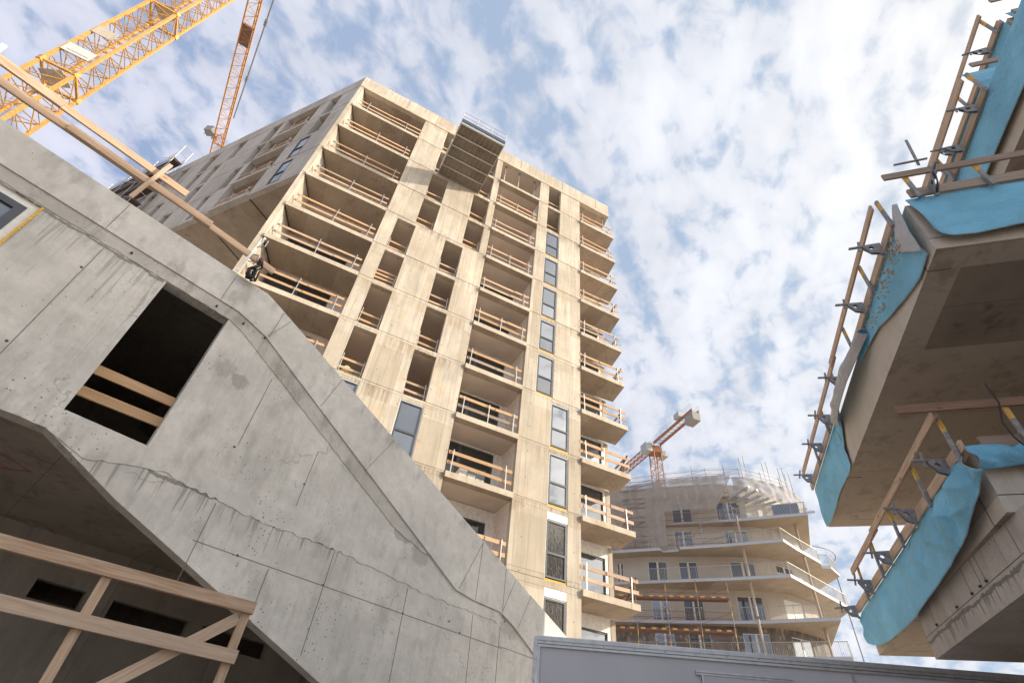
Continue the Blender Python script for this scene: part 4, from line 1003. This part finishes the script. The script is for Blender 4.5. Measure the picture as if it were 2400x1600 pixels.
# ================================================================== BOX VAN
D_ = 9.6; FV = frame((-sin(radians(-7))*-1*0 - sin(radians(7))*-D_*0 + sin(radians(7))*D_*1, cos(radians(7))*D_), -7)
v = empty('box_van', FV); tag(v, 'grey box van body with aluminium edge profiles and a side hatch', 'van')
X0, X1, ZT_ = -.25, 11.5, 4.0
b = MB(); b.box(X0+.10, X1, .03, 2.5, .9, ZT_-.12); b.box(X0+.05, X1, .05, 2.48, ZT_-.12, ZT_-.05); b.build('box_body', M['panel'], v)
b = MB()
b.box(X0+.02, X1, .0, .09, ZT_-.115, ZT_-.07); b.box(X0+.02, X1, -.014, .07, ZT_-.07, ZT_-.018); b.box(X0+.02, X1, .012, .12, ZT_-.018, ZT_)
b.box(X0, X1, .0, .05, ZT_-.16, ZT_-.125)
b.tube((X0+.02, .015, ZT_-.02), (X1, .015, ZT_-.02), .022, 8)
b.build('top_profile', M['alu'], v)
b = MB(); b.box(X0, X0+.05, -.01, .07, .9, ZT_-.02); b.box(X0+.055, X0+.10, .0, .05, .9, ZT_-.16); b.box(X0-.01, X0+.0, .05, 2.48, .9, ZT_-.02)
b.build('corner_profile', M['alu'], v)
b = MB()
for i in range(30): b.tube((X0+.16+i*.48, -.006, ZT_-.09), (X0+.16+i*.48, .02, ZT_-.09), .010, 8)
for i in range(10): b.tube((X0+.025, -.016, ZT_-.35-i*.3), (X0+.025, .0, ZT_-.35-i*.3), .008, 8)
b.build('rivets', M['steel'], v)
h = MB(); h.box(2.27, 3.72, -.03, .04, 3.66, 3.69); h.box(2.27, 3.72, -.015, .04, 3.63, 3.66); hh = h.build('hatch_frame', M['alu'], v)
h = MB(); h.box(2.35, 3.66, -.005, .04, 2.9, 3.63); h.build('hatch_door', M['panel'], hh)
h = MB(); h.box(2.35, 2.38, -.02, .03, 2.9, 3.63); h.box(3.63, 3.66, -.02, .03, 2.9, 3.63); h.build('hatch_edge', M['alu'], hh)
for xs_ in (4.62, 7.90):
    b = MB(); b.box(xs_, xs_+.045, .018, .05, .9, ZT_-.165); b.build('seam_strip', M['alu'], v)
b = MB(); b.box(X0+.3, X1, .5, 2.0, .6, .9); b.build('chassis', M['steel'], v)
for x in (1.8, 2.9, 9.5):
    for y in (.15, 2.1):
        b = MB(); b.tube((x, y, .5), (x, y+.28, .5), .5, 24); wv = b.build('wheel', M['rubber'], v); b = MB(); b.tube((x, y-.01, .5), (x, y+.29, .5), .26, 16); b.build('rim', M['galv'], wv)

# ================================================================== BACKGROUND BUILDING
BG = empty('curved_apartment_block', Matrix.Translation((22, 48, 0)))
tag(BG, 'cream apartment block with sweeping curved balcony slabs and light railings in the background', 'building')
BZ = {1: 25.4, 2: 22.42, 3: 19.4, 4: 16.36, 5: 13.3}
OUT = {
 1: [(16.6, 50.9), (17.6, 50.1), (22.3, 48.1), (29.1, 44.6), (32.6, 51.2)],
 2: [(9.5, 52.4), (12.5, 51.0), (16.3, 49.2), (16.7, 49.6), (18.0, 49.0), (18.0, 48.5), (22, 46.5), (25.9, 44.3), (27.6, 45.6), (31.1, 48.0), (31.8, 49.0), (32.6, 48.9), (34.2, 50.4), (34.2, 54)],
 3: [(9.5, 52.2), (13.6, 50.3), (17.5, 48.5), (21.6, 46.6), (25.8, 44.4), (34.2, 50.4), (34.8, 54)],
 4: [(9.5, 52.6), (12.7, 51.4), (18, 49.7), (21.8, 48.3), (24, 47.3), (29.0, 44.4), (33, 54)],
 5: [(9.5, 52), (18, 48.6), (23.7, 46.0), (28.5, 43.6), (31.3, 47.7), (33, 54)]}
WALL = [(8, 54.4), (13, 52.3), (15.8, 50.9), (19.5, 49.9), (22.5, 48.95), (25.2, 48.25), (27.3, 48.3), (30.3, 49.6), (32.0, 51.8), (33, 55)]
def polyslab(mb, out, z0, z1, inset=0):
    p = list(out) + [(out[-1][0]-1, 58), (8, 58)]
    mb.prism(p, z0, z1, 'xy')
I = Matrix.Identity(4)
for k, out in OUT.items():
    s_ = MB(); polyslab(s_, out, BZ[k], BZ[k]+.24); o = s_.build('balcony_slab', [M['bgslab'], M['bgedge']], BG, I)
    for p in o.data.polygons:
        if abs(p.normal.z) < .5: p.material_index = 1
    # railing: bars and handrails
    b = MB(); z0, z1 = BZ[k]+.26, BZ[k]+1.32
    pl = out[:-1] if k != 1 else out
    for a, c in zip(pl, pl[1:]):
        ln = hypot(c[0]-a[0], c[1]-a[1]); n_ = max(1, int(ln/.13)); nx_, ny_ = -(c[1]-a[1])/ln, (c[0]-a[0])/ln
        off = .06
        for zz, rr in ((z1, .028), (z0+.02, .018)): b.beam((a[0]+nx_*off, a[1]+ny_*off, zz), (c[0]+nx_*off, c[1]+ny_*off, zz), rr*1.6, rr*1.6)
        for i in range(n_+1):
            t = i/n_; x = a[0]+(c[0]-a[0])*t+nx_*off; y = a[1]+(c[1]-a[1])*t+ny_*off; big = (i % 12 == 0)
            w_ = .03 if big else .014
            b.box(x-w_/2, x+w_/2, y-w_/2, y+w_/2, z0-(.3 if big else 0), z1)
    b.build('railing', M['rail'], BG, I)
# storey walls with real window openings, by azimuth seen along the wall
def wallpt(s):
    d = 0
    for a, c in zip(WALL, WALL[1:]):
        ln = hypot(c[0]-a[0], c[1]-a[1])
        if s <= d+ln: t = (s-d)/ln; return (a[0]+(c[0]-a[0])*t, a[1]+(c[1]-a[1])*t, math.atan2(c[1]-a[1], c[0]-a[0]))
        d += ln
    return (*WALL[-1], 0)
def s_at_az(px, py):
    # station on the wall line where the sight line through this photo column meets it
    d = _rt2*((px-1200)/1236.6) - _up2*((py-800)/1236.6) + _f
    dd = 0
    for a, c in zip(WALL, WALL[1:]):
        ex, ey = c[0]-a[0], c[1]-a[1]; ln = hypot(ex, ey); den = d.x*ey-d.y*ex
        if abs(den) > 1e-9:
            q = (a[0]*d.y-a[1]*d.x)/den
            if 0 <= q <= 1: return dd+q*ln
        dd += ln
    return dd
bgwin = {  # storey under slab k: (photo px left, px right, py, material)
 3: [(1447, 1462, 1345, 'glass_dark'), (1520, 1565, 1340, 'glass_dark'), (1592, 1636, 1335, 'blue_door'), (1712, 1770, 1330, 'blue_door'), (1818, 1855, 1325, 'glass_dark')],
 2: [(1581, 1624, 1262, 'glass'), (1697, 1752, 1255, 'glass')],
 1: [(1576, 1622, 1212, 'blue_door'), (1678, 1735, 1195, 'glass')],
 4: [(1528, 1572, 1420, 'glass'), (1602, 1650, 1420, 'glass_dark'), (1729, 1790, 1415, 'glass'), (1838, 1880, 1412, 'white')],
 5: [(1537, 1583, 1500, 'glass'), (1615, 1668, 1500, 'glass_dark'), (1745, 1808, 1508, 'glass'), (1860, 1904, 1510, 'glass')]}
tops = {1: 28.4, 2: BZ[1], 3: BZ[2], 4: BZ[3], 5: BZ[4]}
LN = sum(hypot(c[0]-a[0], c[1]-a[1]) for a, c in zip(WALL, WALL[1:]))
for k in (1, 2, 3, 4, 5):
    z0, z1 = BZ[k]+.24, tops[k]
    wins = []
    for (a, b_, py, mt) in bgwin[k]:
        s0, s1 = s_at_az(a, py), s_at_az(b_, py)
        if s1 > s0+.5: wins.append((s0, s1, mt))
    wb = MB(); n_ = 70; brk = sorted(set([LN*i/n_ for i in range(n_+1)] + [w_[0] for w_ in wins] + [w_[1] for w_ in wins]))
    for a, c in zip(brk, brk[1:]):
        if c-a < 1e-4: continue
        p, q = wallpt(a+1e-5), wallpt(c-1e-5); m_ = (a+c)/2
        inw = any(w_[0] <= m_ <= w_[1] for w_ in wins)
        zr = [(z0+2.35, z1)] if inw else [(z0, z1)]
        for (za, zb_) in zr:
            if zb_ > za: wb.prism([(p[0], p[1]), (q[0], q[1]), (q[0]-.05, q[1]+.25), (p[0]-.05, p[1]+.25)], za, zb_, 'xy')
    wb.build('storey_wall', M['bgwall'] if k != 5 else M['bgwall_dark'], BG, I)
    for (s0, s1, mt) in wins:
        p, q = wallpt(s0), wallpt(s1); dx, dy = q[0]-p[0], q[1]-p[1]; ln = hypot(dx, dy)
        Fw = frame((p[0]-dy/ln*.08, p[1]+dx/ln*.08), math.degrees(math.atan2(dy, dx)))
        f = MB(); zt_ = z0+2.33
        for (a, c) in ((0, .07), (ln-.07, ln), (ln*.5-.09, ln*.5+.09)): f.box(a, c, -.03, .05, z0, zt_)
        f.box(0, ln, -.031, .05, zt_-.07, zt_)
        fo = f.build('window', M['white'], BG, Fw)
        for (a, c) in ((.07, ln*.5-.09), (ln*.5+.09, ln-.07)):
            pb = MB(); pb.box(a, c, .0, .02, z0+.02, zt_-.07); pb.build('pane', M[mt], fo)
for (x, y) in ((23.12, 46.44), (28.9, 46.8)):
    for k in (2, 3, 4, 5):
        if k == 5 or True:
            z0 = BZ[k]+.24; z1 = BZ[k-1]
            b = MB(); b.tube((x, y, z0), (x, y, z1), .115, 12); b.build('column', M['bgslab'], BG, I)
# setback attic with pergola beams
b = MB(); at_ = [(10, 53.0), (16.9, 50.4), (21.5, 48.5), (24.7, 48.0), (27.5, 48.4), (30.5, 50.2), (31.5, 54)]
p_ = at_+[(31, 58), (10, 58)]
b.prism(p_, 28.35, 29.6, 'xy'); b.build('attic_wall', M['bgwall'], BG, I)
for i in range(9):
    t = i/8; x0 = 23.5+t*6.5; y0 = 48.2+t*1.6; x1 = 24.6+t*8.2; y1 = 45.6+t*3.4
    b = MB(); b.beam((x0, y0, 28.0-.02*i), (x1, y1, 28.2), .12, .22); b.build('pergola_beam', M['bgedge'], BG, I)
b = MB(); b.beam((26.6, 45.98, 26.2), (28.6, 44.95, 26.2), .03, .95); b.build('balcony_screen', M['glass'], BG, I)
b = MB(); b.box(24.6, 25.2, 47.2, 47.6, 25.64, 26.3); b.box(25.6, 26.0, 46.8, 47.2, 25.64, 26.5); b.build('white_sack', M['white'], BG, I)
# curved handrail loop at the far end of the second slab
b = MB(); pts = []
for i in range(9):
    t = i/8*pi*.55; pts.append((31.6+2.9*sin(t), 48.9+.3+1.6*(1-cos(t)), 24.6-.5*(i/8)**2))
b.path(pts, .05); b.build('round_handrail', M['steel'], BG, I)

# scaffolding, nets
def scaff(name, pts, zlev, zt_, label, bars='red', rail_=True, boards=None, depth=.0, poles=None):
    r = empty(name, Matrix.Translation((pts[0][0], pts[0][1], 0))); tag(r, label, 'scaffold')
    for (x, y) in pts:
        b = MB(); b.tube((x, y, zlev[0]), (x, y, zt_), .035, 6); b.build('standard', M['steel'] if poles is None else M[poles], r, I)
    b = MB()
    for a, c in zip(pts, pts[1:]):
        for z in zlev:
            for dz in (.5, 1.0): b.tube((*a, z+dz), (*c, z+dz), .022, 5)
            b.tube((*a, z), (*c, z), .03, 5)
        for z in zlev: b.tube((*a, z+.05), (*c, z+1.0), .018, 5)
    b.build('ledger', M[bars], r, I)
    if boards:
        for z in boards:
            b = MB()
            for a, c in zip(pts, pts[1:]):
                b.beam((a[0], a[1]+.35, z+.03), (c[0], c[1]+.35, z+.03), .6, .05); b.beam((*a, z+.12), (*c, z+.12), .03, .17)
            b.build('deck_board', M['red'], r, I)
    return r
gp = [(12.0, 51.9), (14.4, 50.9), (17.7, 49.1), (21.3, 47.4), (24.4, 46.5), (26.8, 46.9), (29.0, 47.5), (30.3, 48.3)]
rs_ = scaff('roof_scaffold', gp, [29.6], 30.8, 'scaffold guard standing round the roof of the cream curved block', bars='steel')
sc2 = [(11.0, 51.9), (14.0, 50.4), (17.0, 49.1), (20.0, 47.7), (22.9, 46.6)]
scaff('facade_scaffold', sc2, [22.9, 24.9, 26.9, 28.8], 30.9, 'tall scaffold behind netting on the left of the cream curved block', bars='red')
sc3 = [(10.9, 49.2), (13.4, 48.4), (15.9, 47.7), (18.4, 47.0), (20.9, 46.3)]
rr = scaff('red_scaffold', sc3, [13.6, 15.6, 17.6], 19.2, 'red and yellow scaffold at the foot of the cream curved block', bars='red', boards=[15.0, 17.6], poles='steel')
for i, (a, c) in enumerate(zip(sc3, sc3[1:])):
    for z in (17.6, 15.0):
        for t in (.1, .45, .75):
            b = MB(); b.beam((a[0]+(c[0]-a[0])*t, a[1]+(c[1]-a[1])*t-.02, z+.2), (a[0]+(c[0]-a[0])*(t+.14), a[1]+(c[1]-a[1])*(t+.14)-.02, z+.2), .035, .13); b.build('yellow_marking', M['yellow'], rr, I)
for (x, y) in sc3:
    for z in (13.9, 14.7, 16.3, 17.1, 18.2):
        b = MB(); b.tube((x, y, z), (x, y, z+.4), .042, 6); b.build('yellow_marking', M['yellow'], rr, I)
sc4 = [(22.6, 46.9), (24.8, 46.0)]
# site clutter on the tower
for (k_, u_, txt) in ((8, 12.0, 'pale insulation packs stacked behind the rail of the ninth middle loggia'), (9, 12.3, 'pale insulation packs stacked behind the rail of the tenth middle loggia')):
    r_ = empty('insulation_packs', FT @ Matrix.Translation((u_, .55, zt(k_)))); tag(r_, txt, 'packs')
    for j_ in range(3):
        b = MB(); b.box(j_*.42, j_*.42+.38, 0, .6, 0, .45+.12*((j_*2+k_) % 3)); b.build('pack', M['sign'], r_)
for (k_, u_) in ((3, 2.2), (5, 3.1), (6, 1.4)):
    r_ = empty('stacked_boards', FT @ Matrix.Translation((u_, .35, zt(k_)))); tag(r_, f'small stack of loose boards lying in the {nm(k_)} corner loggia from the tower roof', 'boards')
    for j_ in range(4):
        b = MB(); b.beam((0, .05*j_, .03+.035*j_), (1.3+.1*j_, .1, .03+.035*j_), .14, .03); b.build('board', M['wood_grey'], r_)
def net(name, pts, z0, z1, label, mat, sag=.15):
    mb = MB(); nx, ny = 60, 14; ds = [0]
    for a, c in zip(pts, pts[1:]): ds.append(ds[-1]+hypot(c[0]-a[0], c[1]-a[1]))
    for j in range(ny+1):
        for i in range(nx+1):
            u = i/nx; p = lerpline(pts, u); v = j/ny
            za = z0(u) if callable(z0) else z0
            z = za+(z1-za)*v; n_ = noise.noise(Vector((u*14, v*3, 2)))
            mb.v.append((p[0]+.3*n_*sag, p[1]-sag*n_-.1, z))
    for j in range(ny):
        for i in range(nx): a = j*(nx+1)+i; mb.quad([a, a+1, a+nx+2, a+nx+1])
    o = mb.build(name, mat, None, I, smooth=True, fix=False); tag(o, label, 'netting'); return o
net('scaffold_net', [(9.8, 52.0), (14.4, 50.5), (17.0, 48.9)], 22.75, 29.6, 'grey dust net hanging over the left bays of the scaffold, reaching lowest', M['net'])
net('scaffold_net', [(17.0, 48.85), (21.3, 46.9), (23.2, 46.3)], lambda u: 26.2+3.2*max(0, (u-.72)/.28)**1.2, 29.6, 'grey dust net with a torn slanting edge over the middle of the roof storey', M['net'])
net('scaffold_net', [(23.4, 46.4), (24.5, 46.1), (26.8, 46.5), (29.0, 47.2), (31.4, 48.6)], lambda u: 28.0-.9*u, 29.5, 'crumpled brown dust net around the right end of the roof storey', M['net'])
net('guard_net', [(10.9, 51.9), (14.4, 50.8), (17.7, 49.0), (21.3, 47.2), (24.4, 46.3), (27, 46.7), (30.3, 48.2)], 29.62, 30.75, 'fine pale mesh on the roof guard of the cream curved block', M['net_fine'], .05)
for i, (x, y, z) in enumerate([(24.6, 46.3, 30.8), (27.2, 46.8, 30.8), (29.2, 47.5, 30.8), (30.2, 48.2, 30.6)]):
        b = MB(); b.tube((0, 0, 0), (0, 0, 2.6), .03, 6); b.tube((.6, .25, 0), (.6, .25, 2.9), .03, 6); b.tube((0, 0, 2.3), (.6, .25, 2.6), .025, 6); b.tube((0, 0, 2.0), (.6, .25, 2.3), .02, 6); b.build('ladder_frame', M['steel'], rs_, Matrix.Translation((x, y, z-1.5)))

# facade scaffold against the shaded side of the tower
FS = FG
r = empty('side_scaffold', FG @ Matrix.Translation((-18.3, -1.1, 0))); tag(r, 'tall narrow scaffold with dark decks against the far end of the shaded tower side', 'scaffold')
b = MB(); xs = [0, -3.0, -6.0, -9.0]
for x in xs:
    for y in (0, .74): b.tube((x, y, 10), (x, y, 41.6 if x == 0 else 41.0), .03, 6)
    for z in range(11, 41, 2):
        b.tube((x, 0, z+.6), (x, .74, z+.6), .022, 5); b.tube((x, 0, z+1.6), (x, .74, z+1.6), .022, 5)
b.tube((0, 0, 41.6), (0, .74, 41.6), .025, 6)
b.build('standard', M['galv'], r)
b = MB()
for z in range(11, 41, 2):
    zz = z+.55
    for i in range(3):
        for y in (0, .74):
            b.tube((xs[i], y, zz+.5), (xs[i+1], y, zz+.5), .018, 5); b.tube((xs[i], y, zz+1.0), (xs[i+1], y, zz+1.0), .018, 5)
        b.tube((xs[i], -.02, zz), (xs[i+1], -.02, zz+2), .018, 5)
b.build('ledger', M['galv'], r)
for z in range(11, 41, 2):
    b = MB(); b.box(xs[-1], xs[0], .04, .70, z+.50, z+.56); dk_ = b.build('deck', M['deck'], r)
    b = MB(); b.box(.0, .03, 0, .74, z+.56, z+.71); b.box(xs[-1], 0, -.02, .0, z+.56, z+.71); b.build('toe_board', M['deck'], dk_)

# ================================================================== CRANES
def lattice(mb, p, q, u, v, wu, wv, n, rc, rb, faces=(0, 1, 2, 3), style='x', horiz=True):
    p, q = Vector(p), Vector(q); u, v = Vector(u).normalized(), Vector(v).normalized()
    cs = [(-1, -1), (1, -1), (1, 1), (-1, 1)]
    def C(i, t): return p+(q-p)*t+u*(cs[i][0]*wu/2)+v*(cs[i][1]*wv/2)
    for i in range(4): mb.beam(C(i, 0), C(i, 1), rc*2, rc*2, up=u)
    for f in faces:
        a, b_ = f, (f+1) % 4
        for k in range(n):
            t0, t1 = k/n, (k+1)/n; tm = (t0+t1)/2
            if style == 'x':
                if k % 2 == 0: mb.tube(C(a, t0), C(b_, t1), rb, 5)
                else: mb.tube(C(b_, t0), C(a, t1), rb, 5)
            else:
                mb.tube(C(a, t0), C(b_, tm), rb, 5); mb.tube(C(b_, tm), C(a, t1), rb, 5)
            if horiz: mb.tube(C(a, t0), C(b_, t0), rb*.8, 5)
CD = 33.5; az = radians(152.75); cxy = (CD*cos(az), CD*sin(az))
r = empty('tower_crane', Matrix.Translation((cxy[0], cxy[1], 0))); tag(r, 'big yellow lattice tower crane whose mast leans across the upper left corner', 'crane')
ang = radians(152.75+45+2.2*2+3)
ud = Vector((cos(ang), sin(ang), 0)); vd = Vector((-sin(ang), cos(ang), 0)); WM = 1.86
secz = [0.0]
z = 33.3-12.1*2
secs = []
zz_ = [33.3-24.2, 33.3-12.1, 33.3, 45.4, 57.5, 63.0]
prev = 0
for i, ztop in enumerate(zz_):
    b = MB(); n_ = max(2, int(round((ztop-prev)/1.75)))
    lattice(b, (0, 0, prev), (0, 0, ztop-.0), ud, vd, WM, WM, n_, .085, .038, style='w')
    b.build('mast_section', M['crane'], r)
    b = MB()
    for sx in (-1, 1):
        for sy in (-1, 1):
            c_ = ud*(sx*WM/2)+vd*(sy*WM/2); b.box(c_.x-.14, c_.x+.14, c_.y-.14, c_.y+.14, ztop-.22, ztop+.22)
    for i2 in range(4):
        cs = [(-1, -1), (1, -1), (1, 1), (-1, 1)]; a_, b2 = cs[i2], cs[(i2+1) % 4]
        b.beam(ud*(a_[0]*WM/2)+vd*(a_[1]*WM/2)+Vector((0, 0, ztop)), ud*(b2[0]*WM/2)+vd*(b2[1]*WM/2)+Vector((0, 0, ztop)), .14, .14)
    b.build('connector', M['crane'], r); prev = ztop
b = MB()
for i in range(5): pass
n_ = 150
lx = ud*.25+vd*.2
b.tube((lx.x-.2, lx.y, 5), (lx.x-.2, lx.y, 62), .02, 4); b.tube((lx.x+.2, lx.y, 5), (lx.x+.2, lx.y, 62), .02, 4)
for i in range(180): b.tube((lx.x-.2, lx.y, 5+i*.31), (lx.x+.2, lx.y, 5+i*.31), .012, 4)
b.build('ladder', M['crane'], r)
for zl in (33, 46):
    b = MB(); b.box(-.75, .75, -.75, .3, zl, zl+.05); b.build('rest_platform', M['galv'], r)
ZW1, ZB1 = 35.4, 38.5
o_ = vd if (vd.x*cxy[0]+vd.y*cxy[1]) < 0 else -vd
ax_ = ud
for (zs_, w_, h_, col, sh) in ((ZB1, 1.2, .95, 'bgslab', .3), (ZW1, 1.55, 1.0, 'sign', .1)):
    b = MB(); p1 = o_*(WM/2+.12)+Vector((0, 0, zs_))+ax_*sh
    b.beam(p1-ax_*w_/2, p1+ax_*w_/2, .04, h_); b.build('sign_board', M[col], r)
b = MB()
for i in range(14):
    t = -.55+i*.085; p1 = o_*(WM/2+.145)+Vector((0, 0, ZW1-.25))+ax_*t; b.beam(p1, p1+ax_*.055, .006, .09)
b.build('lettering', M['steel'], r)
# slewing part, jib, hoist rope
JZ = 62.0
b = MB(); b.box(-1.3, 1.3, -1.3, 1.3, 62.6, 64.5); b.build('slewing_ring', M['crane_g'], r)
ja = Vector((-30.37-cxy[0], 18.30-cxy[1], JZ)); jb_ = Vector((-40.05-cxy[0], 35.5-cxy[1], JZ)); jd = (jb_-ja).normalized(); js = jd.cross(Vector((0, 0, 1)))
J0 = ja-jd*4.5; J1 = ja+jd*22.5
b = MB(); wj = 1.22
L_ = (J1-J0).length; n_ = 18
for s in (-1, 1): b.beam(J0+js*s*wj/2, J1+js*s*wj/2, .13, .13)
topc = Vector((0, 0, 1.5)); b.beam(J0+topc, J1+topc, .12, .12)
for k in range(n_):
    t0, t1 = k/n_, (k+1)/n_; tm = (t0+t1)/2; A0 = J0+(J1-J0)*t0; A1 = J0+(J1-J0)*t1; Am = J0+(J1-J0)*tm
    b.tube(A0+js*wj/2, Am-js*wj/2, .028, 5); b.tube(Am-js*wj/2, A1+js*wj/2, .028, 5)
    b.tube(A0+js*wj/2, A0-js*wj/2, .028, 5)
    for s in (-1, 1): b.tube(A0+js*s*wj/2, Am+topc, .03, 5); b.tube(Am+topc, A1+js*s*wj/2, .03, 5)
b.build('jib', M['crane_o'], r)
b = MB(); c0 = ja+jd*4.2
b.beam(c0-js*.1-jd*1.2+Vector((0, 0, .15)), c0-js*.1+jd*1.2+Vector((0, 0, .15)), wj*.9, .3); b.build('trolley', M['red'], r)
b = MB(); c1 = ja+jd*18.3-js*1.25
b.box(c1.x-.45, c1.x+.45, c1.y-.45, c1.y+.45, JZ-.2, JZ+.8); b.tube(c1+Vector((-.4, 0, -.6)), c1+Vector((-.4, 0, 1.6)), .04); b.tube(c1+Vector((-.4, 0, 1.2)), c1+Vector((1.2, 0, 1.2)), .03); b.build('winch_unit', M['steel'], r)
b = MB(); e0 = ja+jd*19-js*.2
for i in range(10):
    b.tube(e0+Vector((rnd.uniform(-1, 1), rnd.uniform(-1, 1), rnd.uniform(-.2, .8))), e0+Vector((rnd.uniform(-1, 1), rnd.uniform(-1, 1), rnd.uniform(-.2, .8))), .06, 5)
b.build('jib_platform', M['crane_o'], r)
b = MB(); q0 = Vector((-27.35-cxy[0], 17.3-cxy[1], 60)); q1 = Vector((-35.6-cxy[0], 30.1-cxy[1], 61))
e_ = (q1-q0).normalized()
b.tube(q0-e_*4, q1+e_*1.0, .075, 6); b.build('pendant_rope', M['steel'], r)
b = MB(); b.tube(q0+e_*2.6, q0+e_*3.3, .16, 8); b.build('rope_shackle', M['steel'], r); b = MB(); b.tube(q0+e_*10.0, q0+e_*10.6, .15, 8); b.build('rope_shackle', M['steel'], r)

# third crane far behind
CX = Vector((35.8, 104.2, 0))
r = empty('tower_crane', Matrix.Translation(CX)); tag(r, 'small distant orange and white crane over the cream curved block, pointing away', 'crane')
dj = Vector((31.8-35.8, 117.5-104.2, 0)).normalized(); sj_ = Vector((-dj.y, dj.x, 0))
b = MB(); lattice(b, (0, 0, 45), (0, 0, 68), dj, sj_, 1.9, 1.9, 16, .10, .055, style='x'); b.build('mast', M['crane_r'], r)
b = MB(); b.box(-1.2, 1.2, -1.2, 1.2, 68, 69.6); b.build('slewing_ring', M['crane_r'], r)
b = MB(); lattice(b, dj*1.0+Vector((0, 0, 70.5)), dj*24+Vector((0, 0, 70.5)), sj_, Vector((0, 0, 1)), 1.3, 1.3, 26, .09, .05, style='x'); b.build('jib', M['crane_r'], r)
cj0 = -dj*1.0+Vector((0, 0, 70.2)); cj1 = -dj*15.8+Vector((0, 0, 70.2))
b = MB()
for s in (-.85, .85): b.beam(cj0+sj_*s, cj1+sj_*s, .16, .75)
b.build('counter_jib', M['crane_r'], r)
b = MB()
for i in range(12): 
    t = i/12; b.tube(cj0+(cj1-cj0)*t+sj_*.8, cj0+(cj1-cj0)*(t+.08)-sj_*.8, .05, 4); b.tube(cj0+(cj1-cj0)*t-sj_*.8, cj0+(cj1-cj0)*(t+.08)+sj_*.8, .05, 4)
b.build('counter_jib_bracing', M['crane_g'], r)
b = MB()
for s in (-1.0, 1.0):
    for i in range(9):
        q = cj0+(cj1-cj0)*(i/8)+sj_*s; b.tube(q, q+Vector((0, 0, 1.5)), .03, 4)
    for z in (.9, 1.5): b.tube(cj0+sj_*s+Vector((0, 0, z)), cj1+sj_*s+Vector((0, 0, z)), .03, 4)
b.build('walkway_rail', M['galv'], r)
b = MB(); bc_ = cj1+dj*1.3
b.beam(bc_-dj*1.3+Vector((0, 0, -1.35)), bc_+dj*1.5+Vector((0, 0, -1.35)), 1.9, 1.9); b.build('counterweight', M['ballast_d'], r)
b = MB(); wn = cj0+(cj1-cj0)*.72+sj_*1.2
b.beam(wn-dj*.9+Vector((0, 0, .7)), wn+dj*.9+Vector((0, 0, .7)), 1.4, 1.2); b.build('winch_house', M['crane_g'], r)
b = MB(); cb_ = sj_*2.1+Vector((0, 0, 69.0)); b.beam(cb_-dj*1.0, cb_+dj*1.4, 1.6, 2.1); b.build('cabin', M['crane_g'], r)
b = MB(); cb_ = -sj_*2.0+Vector((0, 0, 67.6)); b.beam(cb_-dj*1.2, cb_+dj*1.2, 1.4, .12)
for s in (-1.2, 1.2): b.tube(cb_+dj*s, cb_+dj*s+Vector((0, 0, 1.3)), .04, 4); b.tube(cb_+dj*s-sj_*.7, cb_+dj*s-sj_*.7+Vector((0, 0, 1.3)), .04, 4)
b.box(cb_.x-.5, cb_.x+.5, cb_.y-.5, cb_.y+.5, 67.7, 69.2); b.build('service_platform', M['crane_g'], r)

# thin cable down to the right behind the block
r = empty('stay_cable', Matrix.Translation((30, 40, 0))); tag(r, 'thin dark cable running down from the right end of the cream curved block', 'cable')
b = MB(); b.tube((34.0, 50.6, 22.3), (34.0, 50.6, 2.0), .05, 5); b.build('cable', M['steel'], r, I)
